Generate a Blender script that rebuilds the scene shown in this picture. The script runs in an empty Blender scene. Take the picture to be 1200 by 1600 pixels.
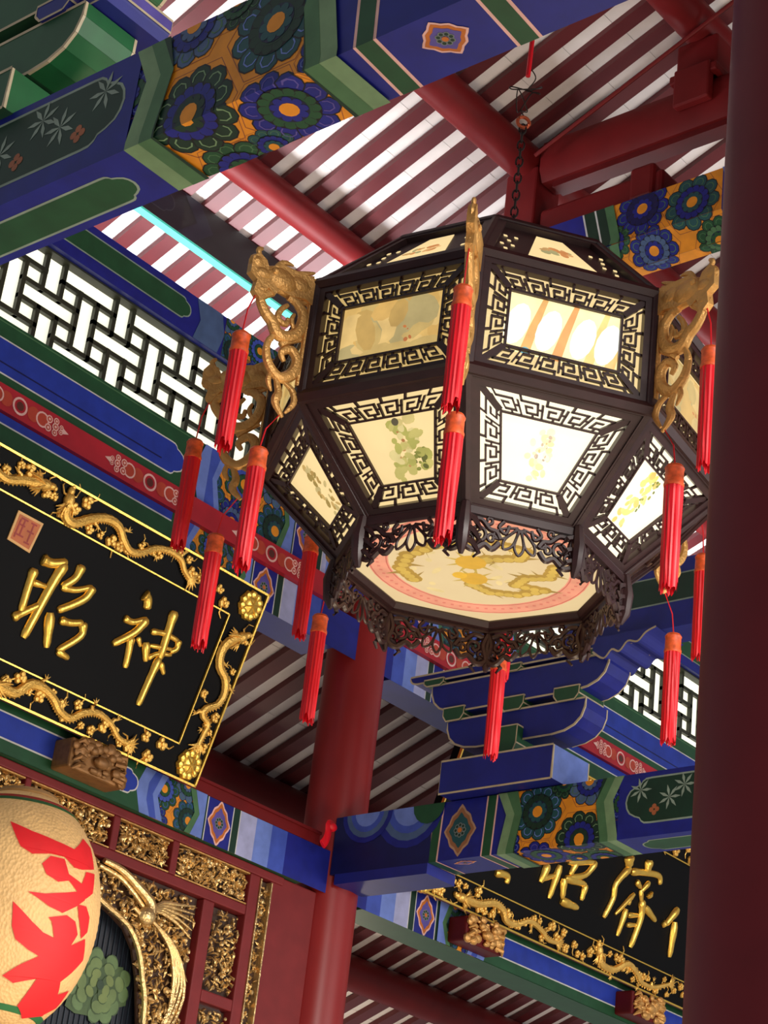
import bpy, math, random
from mathutils import Vector as V, Matrix
from mathutils.geometry import tessellate_polygon

random.seed(7)
SC = bpy.context.scene
COL = SC.collection

# ------------------------------------------------------------------ camera
YAW, PITCH, ROLL = math.radians(42.3794), math.radians(25.9289), math.radians(7.0911)
EYE = V((0, 0, 1.6))
_f = V((math.cos(PITCH)*math.cos(YAW), math.cos(PITCH)*math.sin(YAW), math.sin(PITCH)))
_r = V((math.sin(YAW), -math.cos(YAW), 0)); _u = _r.cross(_f)
CR = math.cos(ROLL)*_r + math.sin(ROLL)*_u
CU = -math.sin(ROLL)*_r + math.cos(ROLL)*_u
cam = bpy.data.cameras.new('camera'); camo = bpy.data.objects.new('camera', cam); COL.objects.link(camo)
cam.sensor_fit = 'VERTICAL'; cam.sensor_height = 24; cam.lens = 48; cam.clip_start = .05
camo.matrix_world = Matrix((( CR.x, CU.x, -_f.x, EYE.x), (CR.y, CU.y, -_f.y, EYE.y), (CR.z, CU.z, -_f.z, EYE.z), (0, 0, 0, 1)))
SC.camera = camo

# ------------------------------------------------------------------ world and lights
SC.view_settings.view_transform = 'Standard'; SC.view_settings.look = 'None'
SC.view_settings.gamma = 1; SC.view_settings.use_curve_mapping = False
SC.view_settings.exposure = 0.0
w = bpy.data.worlds.new('sky'); SC.world = w; w.use_nodes = True
bg = w.node_tree.nodes['Background']; bg.inputs[0].default_value = (.95, .97, 1, 1); bg.inputs[1].default_value = .30

def area(name, loc, target, sx, sy, power, col):
    l = bpy.data.lights.new(name, 'AREA'); l.shape = 'RECTANGLE'; l.size = sx; l.size_y = sy; l.energy = power; l.color = col
    o = bpy.data.objects.new(name, l); COL.objects.link(o); o.location = loc
    o.rotation_euler = (V(target)-V(loc)).to_track_quat('-Z', 'Y').to_euler(); return o
def point(name, loc, power, col, r=.1):
    l = bpy.data.lights.new(name, 'POINT'); l.energy = power; l.color = col; l.shadow_soft_size = r
    o = bpy.data.objects.new(name, l); COL.objects.link(o); o.location = loc; return o

# daylight coming up under the eaves, over the porch roof outside the wall
area('eave_daylight', (6.6, 6.64, 6.45), (6.6, 6.6, 7.6), 8.0, .3, 190, (.95, .98, 1))
# the open courtyard side of the hall, in front and to the right
area('courtyard_daylight', (9.5, -4.5, 3.2), (6.0, 5.5, 4.6), 6.0, 3.5, 470, (1, .96, .92))
# warm lamp of the altar, low in front of the left plaque
area('floor_bounce_fill', (3.2, -1.6, 4.9), (3.0, -1.4, 0), 1.6, 1.6, 950, (1, .95, .88))  # added fill aimed at the floor, its bounce brightens the beam undersides
area('altar_lamp', (4.4, 3.0, 1.3), (5.0, 6.2, 4.8), .7, .7, 40, (1, .80, .55))
point('porch_lamp', (9.6, 9.0, 3.0), 45, (1, .82, .6), .15)
area('side_altar_lamp', (8.2, 2.6, 1.6), (9.0, 6.2, 4.6), .6, .6, 22, (1, .82, .58))

# ------------------------------------------------------------------ materials
def lin(c):
    return tuple(((x/255/12.92) if x/255 <= .04045 else ((x/255+.055)/1.055)**2.4) for x in c)
MATS = {}
def mat(name, rgb, rough=.5, metal=0, var=.15, scale=9, bump=0, bscale=60, emit=0, spec=.5, stretch=None):
    if name in MATS: return MATS[name]
    m = bpy.data.materials.new(name); m.use_nodes = True; MATS[name] = m
    nt = m.node_tree; p = nt.nodes['Principled BSDF']; N = nt.nodes.new; L = nt.links.new
    p.inputs['Roughness'].default_value = rough; p.inputs['Metallic'].default_value = metal
    p.inputs['Specular IOR Level'].default_value = spec
    c = lin(rgb)
    tc = N('ShaderNodeTexCoord'); mp = N('ShaderNodeMapping'); L(tc.outputs['Object'], mp.inputs[0])
    if stretch: mp.inputs['Scale'].default_value = stretch
    n = N('ShaderNodeTexNoise'); n.inputs['Scale'].default_value = scale; n.inputs['Detail'].default_value = 4
    L(mp.outputs[0], n.inputs['Vector'])
    r = N('ShaderNodeValToRGB'); r.color_ramp.elements[0].position = .3; r.color_ramp.elements[1].position = .7
    r.color_ramp.elements[0].color = (*[x*(1-var) for x in c], 1); r.color_ramp.elements[1].color = (*[min(1, x*(1+var*.6)) for x in c], 1)
    L(n.outputs['Fac'], r.inputs[0]); L(r.outputs[0], p.inputs['Base Color'])
    if bump:
        n2 = N('ShaderNodeTexNoise'); n2.inputs['Scale'].default_value = bscale; L(mp.outputs[0], n2.inputs['Vector'])
        b = N('ShaderNodeBump'); b.inputs['Strength'].default_value = bump; b.inputs['Distance'].default_value = .01
        L(n2.outputs['Fac'], b.inputs['Height']); L(b.outputs[0], p.inputs['Normal'])
    if emit:
        L(r.outputs[0], p.inputs['Emission Color']); p.inputs['Emission Strength'].default_value = emit
    return m
def paint_mat(name, rough=.45, emit=0, spec=.4):
    m = bpy.data.materials.new(name); m.use_nodes = True; MATS[name] = m
    nt = m.node_tree; p = nt.nodes['Principled BSDF']; N = nt.nodes.new; L = nt.links.new
    a = N('ShaderNodeAttribute'); a.attribute_name = 'pc'
    n = N('ShaderNodeTexNoise'); n.inputs['Scale'].default_value = 14; n.inputs['Detail'].default_value = 5
    tc = N('ShaderNodeTexCoord'); L(tc.outputs['Object'], n.inputs['Vector'])
    mr = N('ShaderNodeMapRange'); mr.inputs['From Min'].default_value = .3; mr.inputs['From Max'].default_value = .7
    mr.inputs['To Min'].default_value = .8; mr.inputs['To Max'].default_value = 1.08; L(n.outputs['Fac'], mr.inputs[0])
    x = N('ShaderNodeVectorMath'); x.operation = 'SCALE'; L(a.outputs['Color'], x.inputs[0]); L(mr.outputs[0], x.inputs['Scale'])
    p.inputs['Roughness'].default_value = rough; p.inputs['Specular IOR Level'].default_value = spec
    if emit:
        p.inputs['Base Color'].default_value = (.1, .09, .06, 1)
        L(x.outputs[0], p.inputs['Emission Color']); p.inputs['Emission Strength'].default_value = emit
    else: L(x.outputs[0], p.inputs['Base Color'])
    return m
PAINT = paint_mat('painted_timber')
RED = mat('red_lacquer', (108, 22, 24), .5, var=.18, scale=5, spec=.25)
RAFT = mat('rafter_lacquer', (92, 33, 37), .42, var=.15, scale=5, spec=.45)
REDDK = mat('dark_red_lacquer', (96, 22, 24), .5, var=.2, scale=5, spec=.2)
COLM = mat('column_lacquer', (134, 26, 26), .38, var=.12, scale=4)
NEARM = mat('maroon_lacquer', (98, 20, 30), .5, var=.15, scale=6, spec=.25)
WHITE = mat('whitewashed_tile', (238, 230, 228), .8, var=.1, scale=7)
BLUE = mat('blue_paint', (26, 35, 128), .5); GREEN = mat('green_paint', (38, 84, 54), .5)
GOLD = mat('gold_leaf', (255, 204, 92), .28, .8, var=.12, scale=30, bump=.06, bscale=120)
GOLD2 = mat('gilt_carving', (240, 204, 142), .28, .8, var=.3, scale=25, bump=.4, bscale=90)
GOLD3 = mat('old_gilding', (214, 162, 92), .42, .5, var=.15, scale=30, bump=.3, bscale=120)
BLACK = mat('black_lacquer', (5, 5, 7), .55, var=.2, spec=.12)
GOLDR = mat('gold_relief', (244, 196, 100), .38, .65, var=.15, scale=30, bump=.3, bscale=140)
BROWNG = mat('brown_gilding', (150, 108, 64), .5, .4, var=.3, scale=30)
WOOD = mat('dark_rosewood', (48, 25, 26), .4, var=.25, scale=20, stretch=(1, 1, 3))
REDT = mat('red_silk', (222, 14, 32), .45, var=.25, scale=40, stretch=(1, 1, .1))
BROC = mat('orange_brocade', (226, 92, 44), .5, var=.4, scale=60)
IRON = mat('dark_iron', (46, 36, 32), .5, .6)
AQUA = mat('aqua_paint', (70, 190, 165), .6, var=.08)
DARKB = mat('backlit_dark_paint', (22, 19, 20), .6, var=.3)  # near-black tone holds the eave beam's backlit shade; shutters reuse it
FLOORM = mat('stone_floor', (186, 174, 160), .6, var=.2, scale=3)
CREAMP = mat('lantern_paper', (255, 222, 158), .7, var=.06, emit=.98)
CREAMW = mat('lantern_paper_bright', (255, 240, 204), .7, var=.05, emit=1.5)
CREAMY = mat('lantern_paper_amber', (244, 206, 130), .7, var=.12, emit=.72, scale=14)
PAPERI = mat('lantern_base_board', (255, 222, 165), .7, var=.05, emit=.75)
INK = paint_mat('translucent_ink', .7, 1.0)
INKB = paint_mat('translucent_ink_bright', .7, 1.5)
for _m in (CREAMP, CREAMW, CREAMY, PAPERI):
    _p = _m.node_tree.nodes['Principled BSDF']; [_m.node_tree.links.remove(l) for l in list(_p.inputs['Base Color'].links)]; _p.inputs['Base Color'].default_value = (.12, .1, .07, 1)
PANE = mat('frosted_pane', (255, 254, 228), .6, var=.1, emit=.95, scale=4)

# ------------------------------------------------------------------ mesh builder
def link(name, data, parent=None, mats=None, **kw):
    o = bpy.data.objects.new(name, data); COL.objects.link(o)
    if parent: o.parent = parent
    for k, v in kw.items():
        if v is not None: o[{'cat': 'category'}.get(k, k)] = v
    return o
def thing(name, label, cat, group=None, loc=(0, 0, 0), kind=None):
    o = bpy.data.objects.new(name, None); COL.objects.link(o); o.location = loc; o['label'] = label; o['category'] = cat
    if group: o['group'] = group
    if kind: o['kind'] = kind
    return o
def struct(name, label=None):
    o = bpy.data.objects.new(name, None); COL.objects.link(o); o['kind'] = 'structure'
    if label: o['label'] = label
    return o
def cat(pts, n=4):
    pts = [V(q) for q in pts]; out = []
    for i in range(len(pts)-1):
        a, b, c, d = pts[max(i-1, 0)], pts[i], pts[i+1], pts[min(i+2, len(pts)-1)]
        for k in range(n):
            t = k/n; out.append(.5*((2*b)+(c-a)*t+(2*a-5*b+4*c-d)*t*t+(3*b-a-3*c+d)*t*t*t))
    return out+[pts[-1]]
class MB:
    def __init__(s): s.v = []; s.f = []; s.c = []
    def add(s, vs, fs, col=None):
        b = len(s.v); s.v += [tuple(x) for x in vs]; s.f += [tuple(i+b for i in f) for f in fs]; s.c += [col]*len(fs); return s
    def box(s, x0, x1, y0, y1, z0, z1, col=None):
        return s.add([(x, y, z) for z in (z0, z1) for y in (y0, y1) for x in (x0, x1)],
                     [(0, 2, 3, 1), (4, 5, 7, 6), (0, 1, 5, 4), (2, 6, 7, 3), (0, 4, 6, 2), (1, 3, 7, 5)], col)
    def obox(s, c, a, b, d, col=None):      # centre and three half axes
        c = V(c); a = V(a); b = V(b); d = V(d)
        return s.add([c+i*a+j*b+k*d for k in (-1, 1) for j in (-1, 1) for i in (-1, 1)],
                     [(0, 2, 3, 1), (4, 5, 7, 6), (0, 1, 5, 4), (2, 6, 7, 3), (0, 4, 6, 2), (1, 3, 7, 5)], col)
    def bar(s, p, q, wd, th, n, col=None):  # flat bar from p to q, width wd across, thickness th along n
        p = V(p); q = V(q); n = V(n).normalized(); d = q-p; sd = d.cross(n).normalized()
        return s.obox((p+q)/2, d/2, sd*wd/2, n*th/2, col)
    def prism(s, pts, fn, h0, h1, col=None, back=True):
        n = len(pts); t = tessellate_polygon([[V((a, b, 0)) for a, b in pts]])
        vs = [fn(a, b, h1) for a, b in pts]+[fn(a, b, h0) for a, b in pts]
        fs = [tuple(x) for x in t]
        if back: fs += [tuple(i+n for i in reversed(x)) for x in t]
        fs += [(i, (i+1) % n, (i+1) % n+n, i+n) for i in range(n)]
        return s.add(vs, fs, col)
    def tube(s, pts, rad, n=6, flat=1, nrm=None, col=None):
        pts = [V(p) for p in pts]; m = len(pts)
        if not hasattr(rad, '__len__'): rad = [rad]*m
        vs = []; fs = []; ref = V(nrm).normalized() if nrm is not None else None
        for i, p in enumerate(pts):
            t = (pts[min(i+1, m-1)]-pts[max(i-1, 0)]).normalized()
            if ref is None or abs(t.dot(ref)) > .95:
                q = V((0, 0, 1)) if abs(t.z) < .9 else V((1, 0, 0))
                if nrm is None: pass
            else: q = ref
            a = t.cross(q).normalized(); b = a.cross(t).normalized()
            for k in range(n):
                an = 2*math.pi*k/n; vs.append(p+a*rad[i]*math.cos(an)+b*rad[i]*flat*math.sin(an))
        for i in range(m-1):
            for k in range(n): fs.append((i*n+k, i*n+(k+1) % n, (i+1)*n+(k+1) % n, (i+1)*n+k))
        fs += [tuple(range(n-1, -1, -1)), tuple((m-1)*n+k for k in range(n))]
        return s.add(vs, fs, col)
    def lathe(s, prof, o=(0, 0, 0), n=24, col=None):
        o = V(o); vs = []; fs = []
        for r, z in prof:
            for k in range(n):
                a = 2*math.pi*k/n; vs.append(o+V((r*math.cos(a), r*math.sin(a), z)))
        for i in range(len(prof)-1):
            for k in range(n): fs.append((i*n+k, i*n+(k+1) % n, (i+1)*n+(k+1) % n, (i+1)*n+k))
        fs += [tuple(range(n-1, -1, -1)), tuple((len(prof)-1)*n+k for k in range(n))]
        return s.add(vs, fs, col)
    def blob(s, c, rx, ry, rz, ax=None, col=None, n=6, m=4):
        c = V(c); ax = ax or (V((1, 0, 0)), V((0, 1, 0)), V((0, 0, 1))); vs = []; fs = []
        for i in range(1, m):
            th = math.pi*i/m
            for k in range(n):
                a = 2*math.pi*k/n
                vs.append(c+ax[0]*rx*math.sin(th)*math.cos(a)+ax[1]*ry*math.sin(th)*math.sin(a)+ax[2]*rz*math.cos(th))
        vs += [c+ax[2]*rz, c-ax[2]*rz]; T = len(vs)-2
        for i in range(m-2):
            for k in range(n): fs.append((i*n+k, (i+1)*n+k, (i+1)*n+(k+1) % n, i*n+(k+1) % n))
        for k in range(n): fs += [(T, k, (k+1) % n), (T+1, (m-2)*n+(k+1) % n, (m-2)*n+k)]
        return s.add(vs, fs, col)
    def mesh(s, name, m, smooth=False):
        me = bpy.data.meshes.new(name); me.from_pydata(s.v, [], s.f); me.materials.append(m)
        if any(c is not None for c in s.c):
            at = me.color_attributes.new('pc', 'FLOAT_COLOR', 'CORNER')
            arr = []
            for p, c in zip(s.f, s.c): arr += ([*(c or (.5, .5, .5)), 1.0])*len(p)
            at.data.foreach_set('color', arr)
        if smooth:
            me.polygons.foreach_set('use_smooth', [True]*len(me.polygons)); me.set_sharp_from_angle(angle=math.radians(40))
        me.update(); return me
    def build(s, name, m, parent=None, smooth=False, bevel=0, **kw):
        o = link(name, s.mesh(name, m, smooth), parent, **kw)
        if bevel:
            b = o.modifiers.new('bevel', 'BEVEL'); b.width = bevel; b.segments = 2; b.limit_method = 'ANGLE'
        return o
def share(name, me, parent, loc=(0, 0, 0), **kw):
    o = link(name, me, parent, **kw); o.location = loc; return o

# ------------------------------------------------------------------ flat paint on faces
C_ = {k: lin(v) for k, v in dict(blue=(26, 34, 132), dblue=(17, 22, 82), mblue=(62, 84, 180), lblue=(108, 132, 208), lilac=(168, 172, 214),
     green=(30, 78, 48), dgreen=(20, 52, 38), mgreen=(74, 116, 78), lgreen=(120, 152, 112), white=(206, 206, 204), pink=(236, 186, 178), orange=(232, 148, 36),
     dorange=(196, 110, 40), red=(178, 28, 44), black=(16, 16, 24), grey=(120, 130, 130), slate=(74, 98, 140), navy=(22, 26, 60), brick=(188, 70, 50), cream=(236, 214, 160),
     teal=(30, 78, 84), purple=(70, 60, 150), leaf=(140, 158, 146), rust=(160, 92, 56), violet=(92, 80, 160), pblue=(34, 58, 164)).items()}
def clip_poly(sub, cl):
    out = sub
    for i in range(len(cl)):
        a = cl[i]; b = cl[(i+1) % len(cl)]; inp = out; out = []
        if not inp: return []
        sd = lambda p: (b[0]-a[0])*(p[1]-a[1])-(b[1]-a[1])*(p[0]-a[0])
        for j in range(len(inp)):
            p = inp[j-1]; q = inp[j]; sp = sd(p); sq = sd(q)
            if (sp < 0) != (sq < 0):
                t = sp/(sp-sq); out.append((p[0]+t*(q[0]-p[0]), p[1]+t*(q[1]-p[1])))
            if sq >= 0: out.append(q)
    return out
class Paint:
    """flat painted shapes on one or several faces; faces = [(map(u,v,h), (u0,v0,u1,v1))]"""
    def __init__(s, faces, step=.0005): s.fc = faces; s.m = MB(); s.clip = None; s.st = step; s.k = 0
    def poly(s, pts, col, l=1):
        c = C_[col] if isinstance(col, str) else col
        ar = sum(pts[i-1][0]*pts[i][1]-pts[i][0]*pts[i-1][1] for i in range(len(pts)))
        if ar < 0: pts = pts[::-1]
        s.k = (s.k+1) % 45       # neighbours in one layer never share a plane
        for fn, (u0, v0, u1, v1) in s.fc:
            p = clip_poly(pts, [(u0, v0), (u1, v0), (u1, v1), (u0, v1)])
            if s.clip: p = clip_poly(p, s.clip)
            if len(p) < 3: continue
            try: t = tessellate_polygon([[V((a, b, 0)) for a, b in p]])
            except Exception: continue
            s.m.add([fn(a, b, .0006+l*s.st+s.k*1.1e-5) for a, b in p], [tuple(x) for x in t], c)
    def rect(s, u0, v0, u1, v1, col, l=1): s.poly([(u0, v0), (u1, v0), (u1, v1), (u0, v1)], col, l)
    def disc(s, cx, cy, r, col, l=1, n=14, ry=None, rot=0):
        ry = ry or r; c, d = math.cos(rot), math.sin(rot)
        s.poly([(cx+c*r*math.cos(a)-d*ry*math.sin(a), cy+d*r*math.cos(a)+c*ry*math.sin(a)) for a in [2*math.pi*k/n for k in range(n)]], col, l)
    def line(s, pts, w, col, l=1):
        n = len(pts); L = []; R = []
        for i in range(n):
            a = pts[max(i-1, 0)]; b = pts[min(i+1, n-1)]; dx, dy = b[0]-a[0], b[1]-a[1]; d = math.hypot(dx, dy) or 1
            L.append((pts[i][0]-dy/d*w/2, pts[i][1]+dx/d*w/2)); R.append((pts[i][0]+dy/d*w/2, pts[i][1]-dx/d*w/2))
        for i in range(n-1): s.poly([L[i], L[i+1], R[i+1], R[i]], col, l)
    def flower(s, cx, cy, r, outer, mid, l=3, n=10, curl='mgreen', ry=1):
        hx = [(cx+1.12*r*math.cos(k*math.pi/3), cy+1.12*r*math.sin(k*math.pi/3)) for k in range(7)]; s.line(hx, .02*r, 'rust', l)
        s.k = 0
        for k in range(n):
            a = 2*math.pi*k/n+.2; x, y = cx+.72*r*math.cos(a), cy+.72*r*math.sin(a)*ry
            s.disc(x, y, .29*r, 'black', l+1, 10); s.disc(x, y, .258*r, outer, l+1, 10)
            s.line([(x+.15*r*math.cos(a+t), y+.15*r*math.sin(a+t)) for t in (-2.2, -1.4, -.5, .4, 1.2, 1.9)], .03*r, curl, l+2)
        s.disc(cx, cy, .62*r, 'black', l+3, 20)
        for k in range(14):
            if k == 0: s.k = 0
            a = 2*math.pi*k/14; s.disc(cx+.49*r*math.cos(a), cy+.49*r*math.sin(a)*ry, .14*r, 'black', l+4, 8); s.disc(cx+.49*r*math.cos(a), cy+.49*r*math.sin(a)*ry, .125*r, mid, l+4, 8)
        s.disc(cx, cy, .44*r, mid, l+4, 18); s.disc(cx, cy, .39*r, 'navy', l+5, 16)
        for k in range(9):
            a = 2*math.pi*k/9; s.disc(cx+.28*r*math.cos(a), cy+.28*r*math.sin(a)*ry, .1*r, outer, l+6, 8)
        s.disc(cx, cy, .27*r, outer, l+6, 14); s.disc(cx, cy, .2*r, 'orange', l+7, 12)
    def medal(s, cx, cy, ru, rv, l=3, rim='pink', mid='dorange', core='violet'):
        def lob(k): 
            out = []
            for i in range(32):
                a = 2*math.pi*i/32; rr = 1/((abs(math.cos(a))**1.25+abs(math.sin(a))**1.25)**(1/1.25))*(1+.05*math.cos(8*a))
                out.append((cx+ru*k*rr*math.cos(a), cy+rv*k*rr*math.sin(a)))
            return out
        s.poly(lob(1), rim, l); s.poly(lob(.88), mid, l+1); s.poly(lob(.68), core, l+2)
        r = min(ru, rv)*.42
        for k in range(8):
            a = 2*math.pi*k/8; s.disc(cx+r*.65*math.cos(a), cy+r*.65*math.sin(a), r*.32, 'grey', l+3, 8)
            s.disc(cx+r*.65*math.cos(a), cy+r*.65*math.sin(a), r*.2, 'dgreen', l+4, 8)
        s.disc(cx, cy, r*.34, 'dorange', l+5, 10)
    def panel(s, u0, u1, v0, v1, fill, edge='white', l=2, t=.008):
        """long panel with a lobed tip at u1 (u1 may lie on either side of u0)"""
        sg = 1 if u1 > u0 else -1
        def shp(g):
            h = v1-v0+2*g; b = v0-g; e = u1+sg*g
            prof = [(.62, 0), (.48, .01), (.4, .06), (.36, .13), (.24, .17), (.1, .25), (.03, .36), (0, .5)]
            lo = [(e-sg*a*h, b+c*h) for a, c in prof]; hi = [(x, 2*(b+h/2)-y) for x, y in reversed(lo[:-1])]
            return [(u0, b)]+lo+hi+[(u0, b+h)]
        s.poly(shp(t), edge, l); s.poly(shp(0), fill, l+1)
    def cloud(s, cx, cy, h, sg, l=3):
        for a, b, r in ((0, .22, .2), (0, -.22, .2), (.3, .3, .17), (.3, -.3, .17), (.3, 0, .2), (.55, .12, .13), (.55, -.12, .13)):
            x, y = cx+sg*a*h*1.4, cy+b*h
            s.disc(x, y, r*h, 'pink', l, 10); s.disc(x, y, r*h*.68, 'brick', l+1, 10); s.disc(x, y, r*h*.36, 'pink', l+2, 8)
        s.poly([(cx+sg*.75*h, cy+.2*h), (cx+sg*1.25*h, cy), (cx+sg*.75*h, cy-.2*h)], 'pink', l)
    def done(s, parent, name='painted_ornament', m=None, **kw): return s.m.build(name, m or PAINT, parent, **kw)

YW = 6.2055      # front plane of the painted beams on the wall line
XC = 6.72        # where the column stands between the two bays, on that plane
def ymap(s=-1, y=YW):   # u = distance from the column along the bay, v = height
    return lambda u, v, h: V((XC+s*u, y-h, v))

# ================================================================== floor and roofs
fl = struct('floor')
fm = MB().box(.002, .898, .002, .898, -.04, 0).mesh('paver', FLOORM)
MB().box(-7, 15, -6, 9, -.12, -.04).build('floor_bed', FLOORM, fl)
for i in range(12):
    for j in range(9): share('paver', fm, fl, (-1+i*.9, -1+j*.9, 0))

TAN = math.tan(math.radians(22.5)); SD = V((0, -math.cos(math.radians(22.5)), math.sin(math.radians(22.5)))); SN = V((0, -math.sin(math.radians(22.5)), -math.cos(math.radians(22.5))))
def roof_z(y, z0): return z0-(y-YW)*TAN
def roof(root, z0, x0, x1, y0, y1, pitch, rw, rd, tl, phase=0, cap=300, pick=None):
    """rafters running up the slope with whitewashed tiles between them; z0 = underside of rafters over the wall"""
    L = (y1-y0)/math.cos(math.radians(22.5)); base = lambda x, y: V((x, y, roof_z(y, z0)))
    m = MB(); a = SD*L/2
    m.obox(a-SN*rd/2, (rw/2, 0, 0), a, SN*rd/2); rm = m.mesh('rafter', RAFT)
    n = int((x1-x0)/pitch); k = int(L/tl)
    tm = MB().obox(SD*tl*.496-SN*(rd+.011), (pitch/2, 0, 0), SD*tl*.496, SN*.011).mesh('tile', WHITE)
    spots = []
    for i in range(n+1):
        x = x0+phase+i*pitch; share('rafter', rm, root, base(x, y1))
        for j in range(k+1):
            p = base(x+pitch/2, y1)+SD*(j*tl+(i*37 % 5)*.03*tl); spots.append(p-SN*(.004*((i*7+j*3) % 3)))
    pick = pick or (lambda p: p.x)
    spots.sort(key=pick); rest = MB()
    for i, p in enumerate(spots):
        if i < cap: share('tile', tm, root, p)
        else: rest.obox(p+SD*tl*.496-SN*(rd+.011), (pitch/2, 0, 0), SD*tl*.496, SN*.011)
    if rest.v: rest.build('tile_field', WHITE, root, kind='stuff')
    MB().obox(base((x0+x1)/2, y1)+SD*L/2-SN*(rd+.06), ((x1-x0)/2+pitch, 0, 0), SD*L/2*1.02, SN*.02).build('roof_board', REDDK, root)
Z0 = 7.70; Z0P = 5.75
ceil = struct('ceiling')
roof(ceil, Z0, 3.6, 13.0, 3.7, 7.9, .18, .082, .032, .26, .03, 300, lambda p: (p-V((6.0, 5.9, 7.8))).length)
MB().obox((4, 2.0, roof_z(3.7, Z0)-.72), (7, 0, 0), (0, 1.75, .72), (0, 0, .03)).build('front_slope', REDDK, ceil)
porch = struct('porch_roof')
roof(porch, Z0P, 5.0, 14.5, 6.55, 10.6, .213, .1, .035, .4, .05, 240, lambda p: (p-V((8.6, 7.6, 5.2))).length)

def purlin(name, y, z, r, x0, x1, m, label, cat='purlin', group=None, n=20):
    return MB().tube([(x0, y, z), (x1, y, z)], r, n).build(name, m, None, True, label=label, cat=cat, group=group)
def under(y, z0, r): return roof_z(y, z0)-r/math.cos(math.radians(22.5))
purlin('purlin', 6.40, under(6.40, Z0, .085), .085, 3.6, 13.0, RED, 'round red purlin under the brightest roof tiles')
purlin('purlin', 5.47, under(5.47, Z0, .10), .10, 3.6, 13.0, RED, 'thick red purlin the lantern cord passes in front of')
purlin('purlin', 4.44, under(4.44, Z0, .10), .10, 3.6, 13.0, RED, 'uppermost red purlin near the top right corner')
purlin('purlin', 8.6, under(8.6, Z0P, .11), .11, 5.0, 14.5, REDDK, 'dark red purlin below the second plaque, seen through the open doorway')
purlin('purlin', 7.62, under(7.62, Z0P, .12), .12, 5.0, 14.5, REDDK, 'dark red porch purlin seen beside the right end of the first plaque')

# eave beam outside the wall: dark face with backlit shade in its colour, aqua underside
eb = thing('eave_beam', 'dark backlit eave beam with a bright aqua underside behind the gold dragon', 'beam')
MB().box(3.6, 13.0, 6.74, 6.79, 7.235, 7.47).build('beam', DARKB, eb)
MB().box(3.6, 13.0, 6.741, 6.789, 7.222, 7.234).build('aqua_underside', AQUA, eb)
p = Paint([(lambda u, v, h: V((u, 6.74-h, v)), (3.6, 7.235, 13.0, 7.47))])
p.rect(5.0, 7.235, 5.62, 7.47, lin((18, 17, 24)), 0); p.panel(4.4, 5.55, 7.29, 7.42, lin((16, 15, 30)), lin((48, 48, 54)), 2, .006)  # ornament tones darkened too, as seen against the light
p.poly([(5.6, 7.235), (5.72, 7.35), (5.6, 7.47), (5.72, 7.47), (5.84, 7.35), (5.72, 7.235)], lin((30, 30, 42)), 2)
p.done(eb)

# ================================================================== columns
def column(x, y, r, z1, m, label, name='column'):
    t = thing(name, label, 'column', loc=(x, y, 0))
    MB().lathe([(r*1.02, .2), (r*1.03, 1.5), (r*1.0, 3.5), (r*.97, z1)], n=40).build('shaft', m, t, True)
    MB().lathe([(r*1.5, 0), (r*1.62, .07), (r*1.55, .15), (r*1.2, .2)], n=32).build('stone_base', FLOORM, t, True)
    return t
c1 = column(6.835, 6.30, .148, 7.40, COLM, 'slim red lacquered column between the two plaques')
MB().tube([(6.70, 6.158, 1), (6.74, 6.155, 4), (6.775, 6.15, 7)], .004, 6).build('wiring', IRON, c1)
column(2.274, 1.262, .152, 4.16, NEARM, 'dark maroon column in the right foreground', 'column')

# ================================================================== painted beams on the wall line
def field(p, u0, u1, v0, v1, l=1):      # flower field on orange
    p.clip = [(u0, v0), (u1, v0), (u1, v1), (u0, v1)]
    p.rect(u0, v0, u1, v1, 'orange', l); h = v1-v0; r = .5*h; k = 0; u = u0+.3*h
    while u < u1+r:
        p.flower(u, v0+(.72 if k % 2 else .26)*h, r*.92, *(('green', 'mblue') if k % 2 else ('teal', 'dgreen')), l=l+1, n=9, curl='mblue')
        p.flower(u+.15*h, v0+(.0 if k % 2 else 1.02)*h, r*.8, *(('blue', 'slate') if k % 2 else ('slate', 'green')), l=l+1, n=9)
        u += .82*h; k += 1
    p.clip = None
def beam_seq(p, z0, z1, sh, ln, far, base='green', flow='slate'):
    """ornament of one beam end; sh shifts the diamond, ln = where the long panel starts, far = end of drawing"""
    h = z1-z0; b0 = .545+sh
    p.rect(.0, z0, far, z1, base, 0)
    cols = ['blue', 'mblue', 'lblue', 'lilac']; a = .19; st = (b0-a)/4
    for k, c in enumerate(cols): p.rect(a+k*st, z0, a+(k+1)*st, z1, c, 1)
    p.rect(0, z0, a, z1, 'blue', 1)
    for b in (b0, b0+.205):
        p.rect(b, z0, b+.05, z1, 'white', 1); p.rect(b+.006, z0, b+.044, z1, 'dgreen', 2)
    p.rect(b0+.05, z0, b0+.205, z1, 'blue', 1); p.medal(b0+.1275, (z0+z1)/2, .068, min(.5*h, .1), 3)
    f0 = b0+.255
    field(p, f0, ln-.1, z0, z1, 1)
    for x, d, cc in ((f0, 1, ('mgreen', 'lblue')), (ln-.1, -1, ('lblue', 'mblue'))):
        p.poly([(x, z0), (x+d*.075, z0), (x+d*.03, (z0+z1)/2), (x+d*.075, z1), (x, z1)], cc[0], 12)
        p.poly([(x-d*.03, z0), (x+d*.04, z0), (x-d*.0, (z0+z1)/2), (x+d*.04, z1), (x-d*.03, z1)], cc[1], 13)
    p.rect(ln-.1, z0, far, z1, base, 1)
    p.poly([(ln-.1, z0), (ln-.03, z0), (ln+.02, (z0+z1)/2), (ln-.03, z1), (ln-.1, z1)], 'lblue', 12)
XB = {-1: (2.0, 6.56), 1: (6.992, 11.2)}
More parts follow.
